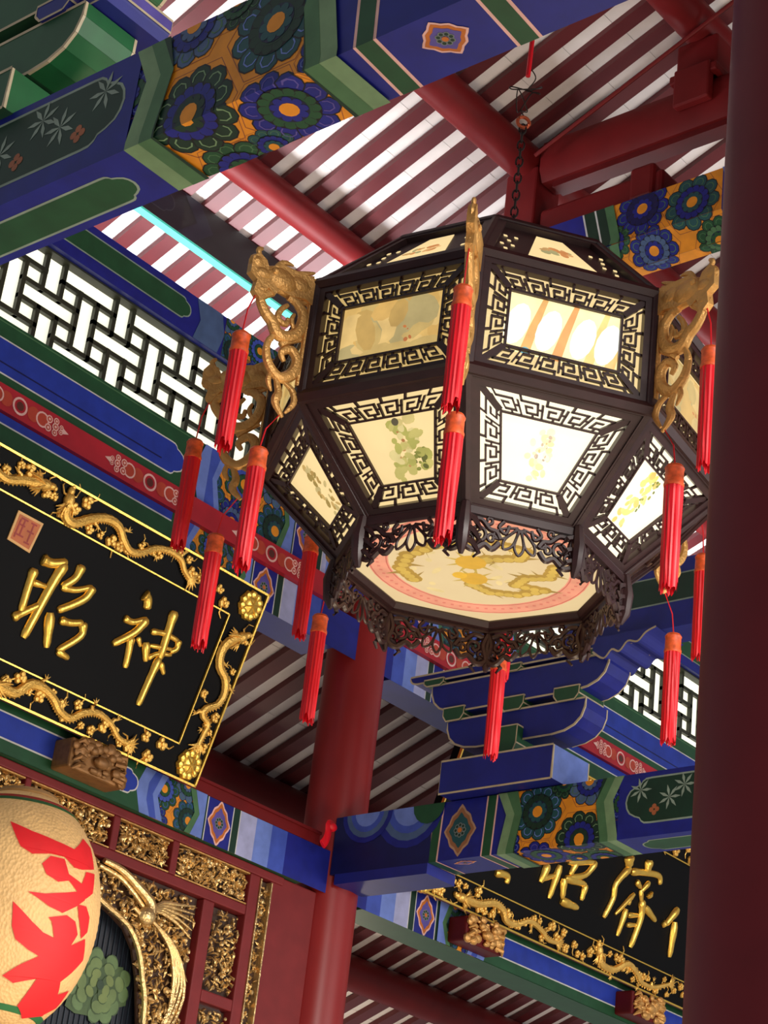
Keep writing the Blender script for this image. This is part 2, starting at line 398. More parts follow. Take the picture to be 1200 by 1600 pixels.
def wall_bay(s, tag, side):
    x0, x1 = XB[s]; F = 3.2
    # head beam over the lattice
    o = thing('head_beam', f'blue and green painted beam along the top of the {tag} lattice window', 'beam')
    MB().box(x0, x1, YW, YW+.16, 6.322, 6.53).build('beam', BLUE, o)
    p = Paint([(ymap(s), (0, 6.322, F, 6.53))]); p.rect(0, 6.322, F, 6.53, 'blue', 0)
    p.panel(F, 1.40, 6.385, 6.485, 'green', 'leaf', 3, .007)
    p.poly([(1.2, 6.322), (1.36, 6.322), (1.33, 6.43), (1.37, 6.53), (1.2, 6.53), (1.17, 6.43)], 'slate', 4)
    field(p, .7, 1.17, 6.322, 6.53, 1); p.rect(.2, 6.322, .7, 6.53, 'dblue', 2); p.done(o)
    # tie beam, red board, lower beam
    o = thing('tie_beam', f'green tie beam with a long blue panel under the {tag} lattice window', 'beam')
    MB().box(x0, x1, YW, YW+.2, 5.565, 5.855).build('beam', GREEN, o)
    p = Paint([(ymap(s), (0, 5.565, F, 5.855))]); beam_seq(p, 5.565, 5.855, -.23, 1.2, F)
    p.rect(1.2, 5.565, F, 5.855, 'green', 13); p.poly([(1.2, 5.565), (1.27, 5.71), (1.2, 5.855)], 'lblue', 14)
    p.rect(1.25, 5.838, F, 5.844, 'mgreen', 14); p.panel(F, 1.285, 5.62, 5.765, 'pblue', 'white', 14, .007)
    p.rect(1.42, 5.66, F, 5.667, 'dblue', 16); p.done(o)
    o = thing('red_board', f'red board with pale cloud scrolls and circles under the {tag} lattice', 'board')
    MB().box(x0, x1, YW-.03, YW+.1, 5.4495, 5.5635).build('board', mat('crimson_paint', (176, 26, 42), .5), o)
    for c in (.683, 1.481, 2.238):
        p = Paint([(ymap(s, YW-.03), (0, 5.4495, F, 5.5635))])
        p.rect(c-.2, 5.506, c+.2, 5.508, 'brick', 1)
        for d in (-1, 1):
            p.disc(c+d*.075, 5.507, .034, 'brick', 2); p.disc(c+d*.125, 5.507, .036, 'pink', 2); p.disc(c+d*.125, 5.507, .028, 'brick', 3)
            p.cloud(c+d*.16, 5.507, .09, d, 3)
        p.disc(c, 5.507, .04, 'pink', 3, 18); p.disc(c, 5.507, .03, 'red', 4, 16); p.disc(c, 5.507, .02, lin((96, 48, 40)), 5, 12)
        p.done(o, 'cloud_motif')
    o = thing('lower_tie_beam', f'blue and green striped beam just above the {tag} gold plaque', 'beam')
    MB().box(x0, x1, YW, YW+.2, 5.245, 5.448).build('beam', BLUE, o)
    p = Paint([(ymap(s), (0, 5.245, F, 5.448))]); beam_seq(p, 5.245, 5.448, 0, 1.3, F)
    p.rect(1.2, 5.245, F, 5.448, 'green', 14); p.rect(1.3, 5.41, F, 5.448, 'pblue', 15); p.rect(1.3, 5.403, F, 5.41, 'white', 15); p.done(o)
    # beam carrying the plaque
    o = thing('plaque_beam', f'painted beam with diamonds and blue graded end under the {tag} plaque', 'beam')
    MB().box(x0, x1, YW, YW+.2, 4.098, 4.295).build('beam', GREEN, o)
    p = Paint([(ymap(s), (0, 4.098, F, 4.295))]); beam_seq(p, 4.098, 4.295, .055, 1.24, F)
    p.rect(1.2, 4.098, F, 4.295, 'green', 14); p.poly([(1.14, 4.098), (1.2, 4.098), (1.24, 4.2), (1.2, 4.295), (1.14, 4.295), (1.19, 4.2)], 'lblue', 15)
    p.panel(F, 1.235, 4.158, 4.255, 'pblue', 'white', 15, .007); p.done(o)
wall_bay(-1, 'left', 'left'); wall_bay(1, 'right', 'right')
rl = thing('timber_rail', 'thin red timber rail lying on the painted beam beside the red column', 'rail')
MB().box(5.3, 6.64, YW+.0, YW+.16, 4.297, 4.345).build('rail', RED, rl)
MB().box(5.3, 6.64, YW-.012, YW+.17, 4.345, 4.358).build('rail_cap', RED, rl)

# ================================================================== lattice windows
def cell(c, r):
    q = c % 4; g = c//4
    if q == 0: return [('H0', g-1), ('S1', g), ('H2', g), ('S3', g), ('H4', g-1)][r]
    if q == 1: return [('Va', g), ('Va', g), ('H2', g), ('Vb', g), ('Vb', g)][r]
    if q == 2: return [('H0', g), ('S1b', g), ('H2', g), ('S3b', g), ('H4', g)][r]
    return [('H0', g), ('Vm', g), ('Vm', g), ('Vm', g), ('H4', g)][r]
def lattice(name, x0, n, label):
    wr = struct(name, label); P = .1037; zb = 5.862; Q = .0912
    bw = .022; dk = mat('lattice_timber', (44, 46, 30), .5, var=.25, scale=25)
    gx = lambda c: x0+c*P; gz = lambda r: zb+r*Q
    segs = []
    for r in range(1, 5):
        c = 0
        while c < n:
            if cell(c, r-1) != cell(c, r):
                d = c
                while d < n and cell(d, r-1) != cell(d, r): d += 1
                segs.append((gx(c)-bw/2, gx(d)+bw/2, gz(r)-bw/2, gz(r)+bw/2)); c = d
            else: c += 1
    for c in range(1, n):
        r = 0
        while r < 5:
            if cell(c-1, r) != cell(c, r):
                d = r
                while d < 5 and cell(c-1, d) != cell(c, d): d += 1
                segs.append((gx(c)-bw/2, gx(c)+bw/2, gz(r)-bw/2, gz(d)+bw/2)); r = d
            else: r += 1
    for k, (a, b, c, d) in enumerate(segs):
        dy = .002 if k % 2 else 0
        MB().box(a, b, YW+.055+dy, YW+.078, max(c, 5.856), min(d, 6.321)).build('lattice_bar', dk, wr)
    for a, b in ((5.856, 5.866), (6.312, 6.321)): MB().box(gx(0), gx(n), YW+.03, YW+.08, a, b).build('window_frame', dk, wr)
    for k in range(0, n, 4):
        MB().box(gx(k)+.001, gx(min(k+4, n))-.001, YW+.082, YW+.088, 5.857, 6.32).build('pane', PANE, wr)
    MB().box(gx(0), gx(n), YW+.1, YW+.13, 5.857, 6.32).build('shutter', DARKB, wr)
lattice('window_1', 4.426-4*.1037*2, 29, 'cream backlit lattice window at the upper left')
lattice('window_2', 6.99, 38, 'cream backlit lattice window at the right behind the bracket arms')

# ================================================================== transverse beams (running towards the viewer)
ZB, ZT = 4.183, 4.452
def cross_beam(X0, w, y0, y1, yd, sg, label, end):
    """yd = centre of the diamond, sg = direction from it towards mid beam"""
    o = thing('cross_beam', label, 'beam'); h = ZT-ZB
    m = MB(); c = .0015
    prof = [(X0, ZT), (X0, ZB+c), (X0+c, ZB), (X0+w-c, ZB), (X0+w, ZB+c), (X0+w, ZT)]
    m.prism([(a, b) for a, b in prof], lambda a, b, t: V((a, t, b)), y0, y1); m.build('beam', BLUE, o)
    fs = [(lambda u, v, e: V((X0-e, yd+sg*u, ZT-v-(e if v > h-.001 else 0))), (-9, 0, 9, h)),
          (lambda u, v, e: V((X0+(v-h)-(e if v < h+.001 else 0), yd+sg*u, ZB-e)), (-9, h, 9, h+w))]
    p = Paint(fs); T = h+w; fa = 2.6
    p.rect(-.6, 0, fa, T, 'blue', 0)
    for b in (-.175, .12):
        sl = .012
        p.poly([(b, 0), (b+.06, 0), (b+.06-sl, h), (b+.06, T), (b, T), (b-sl, h)], 'pink', 1)
        p.poly([(b+.008, 0), (b+.052, 0), (b+.052-sl, h), (b+.052, T), (b+.008, T), (b+.008-sl, h)], 'green', 2)
    if end == 'near': p.medal(-.01, h+w*.42, .055, .052, 3)
    else: p.medal(-.015, h*.52, .085, .115, 3, lin((176, 140, 112)), lin((150, 100, 66)), 'teal'); p.medal(-.01, h+.05, .06, .025, 3)
    # flower field on orange between two green chevrons
    A, B = .29, .73
    p.clip = [(A-.06, 0), (B+.1, 0), (B+.1, T), (A-.06, T)]
    p.rect(A-.02, 0, B+.05, T, 'orange', 2)
    for u, v, r, a, b_, cu in ((.40, .105, .128, 'teal', 'dgreen', 'lblue'), (.625, .25, .125, 'dgreen', 'blue', 'lgreen'), (.66, .0, .11, 'slate', 'blue', 'mgreen'),
                               (.405, .345, .112, 'blue', 'green', 'violet'), (.63, .455, .1, 'green', 'blue', 'mgreen'), (.24, .24, .08, 'blue', 'green', 'lblue'), (.83, .12, .07, 'blue', 'green', 'lblue'), (.53, -.01, .075, 'dgreen', 'green', 'mgreen'), (.52, .425, .06, 'teal', 'blue', 'mgreen')):
        p.flower(u, v, r, a, b_, 3, 10, cu)
    p.clip = None
    for x, d in ((A, 1), (B, -1)):
        for g, cc, l in ((.0, 'lgreen', 13), (.045, 'mgreen', 14), (.085, 'dgreen', 15)):
            k = .105-g
            q = lambda t: x-d*t
            p.poly([(q(k)+d*.0, 0), (q(0), 0), (q(-.03), h*.38), (q(-.005), h*.95), (q(-.01), T), (q(k-.02), T), (q(k-.02), h*.95), (q(k-.05), h*.38)], cc, l)
    p.rect(B+.085, 0, fa, T, 'blue', 12)
    p.panel(fa, B+.125, .03, h-.055, 'dgreen', 'leaf', 13, .008); p.panel(fa, B+.155, h+.045, T-.03, 'green', 'leaf', 13, .007)
    for k in range(16):      # pale bamboo sprays and small orange flowers in the panel
        u = B+.19+k*.07; v = (.075, .165, .12)[k % 3]
        if k % 3 == 1:
            for a in range(4): p.disc(u+.014*math.cos(a*1.57), v+.014*math.sin(a*1.57), .011, 'rust', 15, 8)
        else:
            for a in range(7):
                t = a*.9; p.poly([(u, v), (u+.03*math.cos(t-.22), v+.03*math.sin(t-.22)), (u+.055*math.cos(t), v+.055*math.sin(t)), (u+.03*math.cos(t+.22), v+.03*math.sin(t+.22))], 'leaf', 15)
    if end == 'far':        # graded scallops where the beam meets the column
        p.rect(-.75, 0, -.175, T, 'dblue', 2)
        for cx, r0 in ((-.31, .20), (-.56, .15)):
            for k, cc in enumerate(('blue', 'slate', 'mblue', 'lblue')):
                p.disc(cx, -.01, r0*(1-.17*k), cc, 3+k+(4 if cx < -.5 else 0), 20)
        p.disc(-.2, .0, .09, 'green', 12, 16)
    p.done(o); return o
cross_beam(2.283, .165, 1.2, 6.0, 2.15, 1, 'large nearby painted beam with flowers crossing the top left corner', 'near')
cross_beam(6.725, .19, 1.4, 6.16, 5.44, -1, 'painted beam with dark flowers running from the red column to the right', 'far')
# short blue haunch under the far beam where it meets the column
hb = thing('beam_haunch', 'dark blue block under the painted beam, against the red column', 'bracket')
MB().box(6.7235, 6.925, 5.62, 6.16, ZB-.05, ZB-.002).build('block', BLUE, hb)

# ---- bracket sets standing on the cross beams
def arm(t, name, X0, w, ya, yb, z0, z1, body, bright, curve=True, both=True, m=None):
    """bracket arm in profile (y, z): flat top, belly rising to the ends; pale outline on side and end"""
    h = z1-z0; cv = min(.62*h*1.9, (ya-yb)*.3)
    def end(y, s):
        return [(y+s*cv, z0), (y+s*cv*.6, z0+.06*h), (y+s*cv*.3, z0+.2*h), (y+s*cv*.1, z0+.42*h), (y, z0+.72*h), (y, z1)] if curve else [(y, z0), (y, z1)]
    near = end(yb, 1); far = [(a, b) for a, b in (end(ya, -1) if both else [(ya, z0), (ya, z1)])][::-1]
    prof = near+far
    fn = lambda a, b, e: V((X0+e, a, b))
    o = MB().prism(prof, fn, 0, w).build(name, body, t)
    p = Paint([(lambda a, b, e: V((X0-e, a, b)), (-9, -9, 20, 20))])
    cy = sum(a for a, b in prof)/len(prof); n = len(prof)
    p.line(prof+[prof[0]], .009, lin((198, 182, 150)), 1)
    # end face outline
    fe = []
    for i in range(len(near)-1):
        a, b = near[i], near[i+1]; d = V((0, b[0]-a[0], b[1]-a[1])); nn = V((0, -(b[1]-a[1]), b[0]-a[0])).normalized()*-1
        if nn.y > 0: nn = -nn
        P0 = V((X0, a[0], a[1]))+nn*.0012; P1 = V((X0, b[0], b[1]))+nn*.0012; W = V((w, 0, 0)); E = V((.008, 0, 0))
        p.m.add([P0, P0+W, P1+W, P1], [(0, 1, 2, 3)], bright)
        P0 += nn*.0006; P1 += nn*.0006
        for q in (V((0, 0, 0)), W-E): p.m.add([P0+q, P0+q+E, P1+q+E, P1+q], [(0, 1, 2, 3)], lin((198, 182, 150)))
    p.done(o, 'painted_edge')
    return o
def block(t, X0, w, ya, yb, z0, z1, body, bright):
    """small bearing block with tapered foot"""
    h = z1-z0; k = (ya-yb)*.16
    prof = [(yb+k, z0), (yb+k*.25, z0+.3*h), (yb, z0+.42*h), (yb, z1), (ya, z1), (ya, z0+.42*h), (ya-k*.25, z0+.3*h), (ya-k, z0)]
    o = MB().prism(prof, lambda a, b, e: V((X0+e, a, b)), 0, w).build('bearing_block', body, t)
    p = Paint([(lambda a, b, e: V((X0-e, a, b)), (-9, -9, 20, 20)), ])
    p.line(prof+[prof[0]], .007, lin((198, 182, 150)), 1)
    q = Paint([(lambda a, b, e: V((a, yb-e, b)), (-20, -9, 20, 20))]); q.rect(X0, z0+.42*h, X0+w, z1, bright, 0)
    q.line([(X0, z1), (X0+w, z1), (X0+w, z0+.42*h), (X0, z0+.42*h), (X0, z1)], .007, lin((198, 182, 150)), 1)
    p.m.v += []; p.done(o, 'painted_edge'); q.done(o, 'painted_edge')
    return o
bs = thing('bracket_set', 'stack of blue bracket arms with green blocks standing on the far painted beam', 'bracket')
G_ = C_['green']; B_ = C_['blue']
k2 = lambda y, z: (y*1.0205, 1.6+(z-1.6)*1.0205)
def A2(nm, ya, yb, z0, z1, X0=6.725, w=.17, body=BLUE, br=B_, **kw):
    (ya, z0), (yb, z1) = k2(ya, z0), k2(yb, z1); return arm(bs, nm, X0, w, ya, yb, z0, z1, body, br, **kw)
def K2(ya, yb, z0, z1, X0=6.715, w=.19, body=GREEN, br=G_):
    (ya, z0), (yb, z1) = k2(ya, z0), k2(yb, z1); return block(bs, X0, w, ya, yb, z0, z1, body, br)
pl = arm(bs, 'bearing_plate', 6.64, .27, 5.53, 4.925, 4.458, 4.61, BLUE, C_['lblue'], curve=False)
A2('bracket_arm', 5.475, 4.74, 4.632, 4.775); A2('bracket_arm', 5.585, 4.635, 4.817, 4.96)
A2('bracket_arm', 5.72, 4.50, 4.985, 5.022, w=.15)
K2(5.20, 5.055, 4.545, 4.685, 6.68, .24)
for a, b in ((5.50, 5.385), (5.18, 5.06), (4.90, 4.77)): K2(a, b, 4.772, 4.835)
for a, b in ((5.63, 5.52), (5.20, 5.09), (4.76, 4.65)): K2(a, b, 4.958, 4.99)
ub = thing('upper_cross_beam', 'green panelled cross beam with blue underside above the blue bracket arms', 'beam')
MB().box(6.74, 6.90, 1.4, 5.0, 5.10, 5.42).build('beam', BLUE, ub)
p = Paint([(lambda u, v, e: V((6.74-e, u, v)), (1.4, 5.10, 5.0, 5.42))])
p.rect(1.4, 5.10, 6.1, 5.42, 'blue', 0); p.panel(1.4, 4.83, 5.225, 5.345, 'dgreen', 'leaf', 1, .007); p.done(ub)
# wavy end bracket under it
prof = [(q.x, q.y) for q in cat([V((4.80, 5.035, 0)), V((4.74, 4.995, 0)), V((4.70, 5.03, 0)), V((4.66, 5.015, 0)), V((4.62, 5.055, 0)), V((4.57, 5.045, 0)), V((4.53, 5.08, 0)), V((4.48, 5.098, 0))], 4)]+[(4.80, 5.098)]
wv = MB().prism(prof, lambda a, b, e: V((6.70+e, a, b)), 0, .22).build('wavy_bracket', BLUE, ub)
p = Paint([(lambda a, b, e: V((6.70-e, a, b)), (-9, -9, 20, 20))]); p.line(prof[:-1], .009, lin((198, 182, 150)), 1); p.done(wv, 'painted_edge')

b1 = thing('bracket_set', 'green bracket arms with pale outlines cut by the top left corner', 'bracket')
def A1(nm, ya, yb, z0, z1, X0=2.283, w=.17, body=GREEN, br=lin((30, 96, 52)), **kw):
    return arm(b1, nm, X0, w, ya*1.019, yb*1.019, 1.6+(z0-1.6)*1.019, 1.6+(z1-1.6)*1.019, body, br, **kw)
def K1(ya, yb, z0, z1, X0=2.273, w=.19, body=BLUE, br=C_['violet']):
    return block(b1, X0, w, ya*1.019, yb*1.019, 1.6+(z0-1.6)*1.019, 1.6+(z1-1.6)*1.019, body, br)
A1('bearing_plate', 3.95, 3.345, 4.396, 4.51, 2.245, .235, curve=False)
A1('bracket_arm', 4.05, 3.17, 4.515, 4.655); A1('bracket_arm', 4.15, 3.06, 4.705, 4.83)
for a in (3.28, 3.64, 3.98): K1(a+.06, a-.06, 4.655, 4.705)
K1(3.23, 3.11, 4.66, 4.72, 2.3, .2)

# ================================================================== roof truss over the far beam
tb = thing('truss_beam', 'painted beam with blue and green flowers behind the right side of the lantern top', 'beam')
TZ0, TZ1 = 7.07, 7.40
prof = [(6.71, TZ1), (6.71, TZ0+.10), (6.81, TZ0), (6.88, TZ0), (6.98, TZ0+.10), (6.98, TZ1)]
MB().prism(prof, lambda a, b, e: V((a, e, b)), 1.6, 6.1).build('beam', BLUE, tb)
q2 = .1414
p = Paint([(lambda u, v, e: V((6.71-e, u-.1, TZ1-v)), (1.6, 0, 6.1, .23)), (lambda u, v, e: V((6.71+(v-.23)*.7071-e*.7, u-.1, TZ0+.10-(v-.23)*.7071-e*.7)), (1.6, .23, 6.1, .23+q2)), (lambda u, v, e: V((6.81+(v-.23-q2), u-.1, TZ0-e)), (1.6, .23+q2, 6.1, .23+q2+.07))])
VV = .23+q2+.07
p.rect(1.6, 0, 6.1, VV, 'blue', 0); p.rect(4.36, 0, 4.97, VV, 'orange', 1)
p.clip = [(4.36, 0), (4.97, 0), (4.97, VV), (4.36, VV)]
for u, v, r, a, b_ in ((4.80, .08, .15, 'blue', 'dblue'), (4.52, .14, .15, 'teal', 'blue'), (4.76, .32, .13, 'blue', 'slate'), (4.42, .37, .12, 'green', 'mgreen'), (4.95, .22, .09, 'green', 'blue')): p.flower(u, v, r, a, b_, 2, 9)
p.clip = None
for a, cc, l in ((4.97, 'mgreen', 12), (5.02, 'dgreen', 13), (5.07, 'white', 14), (5.08, 'dgreen', 15), (5.14, 'white', 16), (5.15, 'blue', 17)): p.poly([(a, 0), (a-.05, .2), (a, VV), (6.1, VV), (6.1, 0)], cc, l)
p.medal(5.30, .16, .1, .11, 18); p.poly([(4.36, 0), (4.30, .2), (4.36, VV), (4.24, VV), (4.18, .2), (4.24, 0)], 'lblue', 12); p.rect(1.6, 0, 4.24, VV, 'dblue', 11)
p.panel(2.2, 4.14, .05, .2, 'dgreen', 'leaf', 12); p.done(tb)
def post(x, y, w, z0, z1, m, label, name='roof_post'):
    t = thing(name, label, 'post')
    MB().box(x-w, x+w, y-w, y+w, z0, z1).build('shaft', m, t, bevel=.012)
    MB().box(x-w*1.25, x+w*1.25, y-w*1.15, y+w*1.15, z0, z0+.05).build('foot_block', m, t, bevel=.008)
    return t
post(6.82, 5.47, .10, 7.402, under(5.47, Z0, .10)-.06, RED, 'red roof post just right of the lantern chain')
pp = post(6.82, 4.44, .115, 7.985, under(4.44, Z0, .10)-.09, RED, 'red roof post near the top right, under the uppermost purlin')
MB().box(6.665, 6.716, 4.34, 4.54, 7.83, 8.05).build('cheek_plate', RED, pp, bevel=.01)
rb = thing('roof_beam', 'plain red roof beam sloping up to the right above the flowered truss beam', 'beam')
prof = [(6.74, 7.98), (6.72, 7.93), (6.72, 7.80), (6.75, 7.735), (6.87, 7.735), (6.90, 7.80), (6.90, 7.93), (6.88, 7.98)]
MB().prism(prof, lambda a, b, e: V((a, e, b)), 1.6, 5.36).build('beam', RED, rb, True)
MB().box(6.765, 6.855, 1.6, 5.3, 7.70, 7.735).build('bottom_fillet', REDDK, rb)
sp = thing('roof_spacer', 'short red spacer beam between the plain roof beam and the flowered truss beam', 'beam')
MB().box(6.74, 6.90, 4.62, 5.35, 7.402, 7.56).build('beam', RED, sp, bevel=.02)
MB().box(6.72, 6.92, 4.66, 4.80, 7.402, 7.60).build('end_block', RED, sp, bevel=.02)
cb = thing('cable', 'thin red cable stretched across the rafters at the upper right', 'cable')
MB().tube([(6.62, 5.317, 7.81), (6.62, 4.142, 8.314)], .011, 8).build('line', RED, cb)

# ================================================================== the great octagonal lantern
LC = V((4.1443, 3.3898, 4.326)); PH = 2.9186
LAN = thing('palace_lantern', 'large octagonal rosewood palace lantern with glowing painted panes and gilt dragons', 'lantern', loc=LC)
def ov(k, r, z): a = PH+k*math.pi/4; return V((r*math.cos(a), r*math.sin(a), z))
class Face:
    def __init__(s, k, r0, z0, r1, z1):
        b0, b1, t0, t1 = ov(k, r0, z0), ov(k+1, r0, z0), ov(k, r1, z1), ov(k+1, r1, z1)
        s.o = (b0+b1)/2; s.u = (b1-b0).normalized(); vv = (t0+t1)/2-s.o; s.H = vv.length; s.v = vv.normalized()
        s.n = s.u.cross(s.v).normalized(); mid = (b0+t1)/2
        if s.n.dot(V((mid.x, mid.y, 0))) < 0: s.n = -s.n
        s.hb = (b1-b0).length/2; s.ht = (t1-t0).length/2; s.ca = math.cos(math.atan2(s.ht-s.hb, s.H))
    def p(s, a, b, h=0): return s.o+s.u*a+s.v*b+s.n*h
    def tz(s, d, e=None):
        e = d if e is None else e
        f = lambda y: s.hb+(s.ht-s.hb)*y/s.H-d/s.ca
        return [(-f(e), e), (f(e), e), (f(s.H-e), s.H-e), (-f(s.H-e), s.H-e)]
def quad_ring(m, F, A, B, h0, h1):
    for i in range(4):
        j = (i+1) % 4; m.prism([A[i], A[j], B[j], B[i]], F.p, h0, h1)
FRET = [(.06, .26, .80, .36), (.06, .26, .15, .88), (.06, .80, .66, .90), (.57, .52, .66, .90), (.30, .50, .66, .60), (.70, .0, .79, .36), (.30, .88, .40, 1.02), (.86, .30, .95, 1.0), (.86, .55, 1.06, .64)]
def fret(m, F, A, B, h0, h1):
    for i in range(4):
        j = (i+1) % 4; a, b, c, d = V(A[i]), V(A[j]), V(B[j]), V(B[i])
        n = max(2, round(((c-d).length)/.052))
        mp = lambda s, t: tuple(((a+(b-a)*(s*.94+.03))*(1-t)+(d+(c-d)*s)*t)) if True else 0
        for k in range(n):
            for x0, y0, x1, y1 in FRET:
                q = [mp(min(max((k+x)/n, 0), 1), y) for x, y in ((x0, y0), (x1, y0), (x1, y1), (x0, y1))]
                m.prism(q, F.p, h0, h1, back=False)
    for i in range(4): 
        a, b = V(A[i]), V(B[i]); m.bar(F.p(a.x, a.y, h1-.002), F.p(b.x, b.y, h1-.002), .018, .012, F.n)
def figure(p, cx, cy, w, h, cols, seed, n=40):
    rnd = random.Random(seed)
    for i in range(n):
        t = rnd.random(); y = cy+(t-.5)*h; ww = w*(.35+.65*(1-abs(t-.35)))
        p.disc(cx+rnd.uniform(-.5, .5)*ww, y, rnd.uniform(.06, .16)*w, lin(rnd.choice(cols)), 1+i % 6, 9, ry=rnd.uniform(.08, .2)*w, rot=rnd.random()*3)
R1, R0, RT, ZU, ZW, ZTOP = .673, .397, .40, .368, -.269, .658
for k in range(8):
    # upright tier
    F = Face(k, R1, 0, R1, ZU); O = F.tz(.034); I = F.tz(.092)
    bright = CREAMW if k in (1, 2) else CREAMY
    m = MB(); quad_ring(m, F, F.tz(0), O, -.02, .012); quad_ring(m, F, F.tz(.0), F.tz(.012), .012, .018); m.build('panel_frame', WOOD, LAN)
    m = MB(); fret(m, F, O, I, -.004, .004); quad_ring(m, F, I, F.tz(.099), -.004, .006)
    for sx in (-1, 1):
        for e in (I[0], I[2]): pass
    m.build('fretwork', WOOD, LAN)
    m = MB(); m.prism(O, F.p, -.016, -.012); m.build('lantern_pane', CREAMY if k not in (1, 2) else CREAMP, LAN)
    p = Paint([(lambda a, b, h, F=F: F.p(a, b, -.0118+h*.3), (-1, -1, 1, 1))]); p.clip = I
    if k == 1:
        p.poly(I, lin((255, 232, 170)), 0)
        for x, c in ((-.09, (214, 160, 90)), (.0, (222, 150, 86)), (.09, (240, 196, 120)), (.15, (236, 190, 120))):
            p.poly([(x-.03, .09), (x, .09), (x+.02, .18), (x+.045, .28), (x+.03, .28), (x-.005, .18)], lin(c), 2)
        for x in (-.13, -.04, .06, .13): p.disc(x, .18, .032, lin((255, 255, 240)), 3, 14, ry=.07, rot=-.3)
        p.disc(-.1, .1, .014, lin((90, 150, 160)), 4)
    else:
        p.poly(I, lin((226, 184, 106)), 0)
        figure(p, 0, .17, .34, .16, [(216, 172, 96), (204, 172, 104), (222, 186, 118), (184, 164, 110), (230, 192, 120), (196, 158, 88)], k, 60)
        figure(p, .06, .19, .05, .12, [(206, 120, 60), (150, 140, 80), (190, 110, 60)], k+9, 16)
    p.done(LAN, 'pane_painting', INKB if k == 1 else INK)
    # sloping lower tier
    F = Face(k, R0, ZW, R1, 0); O = F.tz(.034); I = F.tz(.088)
    m = MB(); quad_ring(m, F, F.tz(0), O, -.02, .012); quad_ring(m, F, F.tz(0), F.tz(.012), .012, .018); m.build('panel_frame', WOOD, LAN)
    m = MB(); fret(m, F, O, I, -.004, .004); quad_ring(m, F, I, F.tz(.094), -.004, .006); m.build('fretwork', WOOD, LAN)
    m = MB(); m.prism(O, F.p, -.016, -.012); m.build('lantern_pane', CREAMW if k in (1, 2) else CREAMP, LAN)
    p = Paint([(lambda a, b, h, F=F: F.p(a, b, -.0118+h*.3), (-1, -1, 1, 1))]); p.clip = I
    cy = F.H*.5
    if k == 1:
        figure(p, .0, cy, .075, .15, [(250, 236, 170), (244, 226, 150), (240, 224, 190)], 3, 26); figure(p, .01, cy+.02, .035, .13, [(190, 166, 140), (168, 148, 130), (216, 176, 120), (206, 186, 96)], 4, 16)
    elif k == 0:
        figure(p, .02, cy-.005, .11, .17, [(226, 206, 138), (200, 186, 104), (178, 172, 84), (214, 192, 120)], 5, 44); figure(p, .05, cy-.04, .06, .06, [(104, 112, 36), (134, 138, 54), (86, 92, 34)], 6, 14); figure(p, .0, cy, .04, .13, [(178, 112, 58), (196, 138, 78)], 8, 14)
        p.disc(.0, cy+.075, .011, lin((70, 66, 50)), 8)
    elif k == 2:
        figure(p, -.01, cy, .085, .16, [(240, 214, 110), (226, 206, 120), (230, 190, 96)], 15, 30); figure(p, .01, cy+.03, .04, .1, [(110, 124, 34), (84, 104, 34), (140, 144, 50)], 16, 18)
    else:
        figure(p, 0, cy, .08, .16, [(206, 168, 98), (186, 148, 78), (166, 138, 70), (206, 182, 120)], 20+k, 34)
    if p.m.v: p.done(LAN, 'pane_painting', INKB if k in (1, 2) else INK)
    # cap
    F = Face(k, R1, ZU, RT, ZTOP); O = F.tz(.03)
    m = MB(); quad_ring(m, F, F.tz(0), O, -.02, .012); m.prism(O, F.p, -.012, -.004); m.build('cap_panel', WOOD, LAN)
    q = F.tz(.125, .06); MB().prism(q, F.p, -.003, -.001).build('lantern_pane', CREAMP, LAN)
    p = Paint([(lambda a, b, h, F=F: F.p(a, b, h*.3), (-1, -1, 1, 1))]); figure(p, .0, F.H*.5, .11, .06, [(206, 130, 70), (196, 150, 90), (220, 160, 100), (170, 160, 110)], 40+k, 16); p.done(LAN, 'pane_painting', INK)
    m = MB()
    for sx in (-1, 1):
        for i in range(3):
            for j in range(5):
                if (i+j) % 2: continue
                y = .07+j*.045; x = sx*(F.hb+(F.ht-F.hb)*y/F.H-.045-i*.016); m.prism([(x-.005, y-.006), (x+.005, y-.006), (x+.005, y+.006), (x-.005, y+.006)], F.p, -.003, -.001)
    m.build('pierced_holes', CREAMP, LAN, kind='stuff')
    # corner posts and arrises
    for a_, b_, w_ in ((ov(k, R1+.004, -.01), ov(k, R1+.004, ZU+.01), .02), (ov(k, R0+.004, ZW-.005), ov(k, R1+.006, 0), .016), (ov(k, R1+.006, ZU), ov(k, RT, ZTOP+.005), .014)): MB().tube([a_, b_], w_, 8).build('corner_post', WOOD, LAN, True)
    for r, z, wd in ((R1, 0, .022), (R1, ZU, .02), (R0, ZW, .018), (RT, ZTOP, .016)): MB().tube([ov(k, r+.006, z), ov(k+1, r+.006, z)], wd, 6).build('rim', WOOD, LAN, True)
    # pierced apron below the lower rim
    ra = .415; a0, a1 = ov(k, ra, ZW-.01), ov(k+1, ra, ZW-.01); U = (a1-a0).normalized(); Lh = (a1-a0).length/2; mid = (a0+a1)/2; nn = U.cross(V((0, 0, 1)))
    def ap(x, y): return mid+U*x*Lh+V((0, 0, -y))
    m = MB()
    def st(pts, w=.006, c=True):
        q = cat([ap(x, y) for x, y in pts], 4); m.tube(q, w, 6, 1.0, nn)
    def curl(x, y, r, a0, turns, w=.006, sg=1): st([(x+sg*r*(1-.75*i/9)*math.cos(a0+turns*6.283*i/9)/Lh, y+r*(1-.75*i/9)*math.sin(a0+turns*6.283*i/9)) for i in range(10)], w)
    m.bar(ap(-1, .006), ap(1, .006), .022, .016, nn)
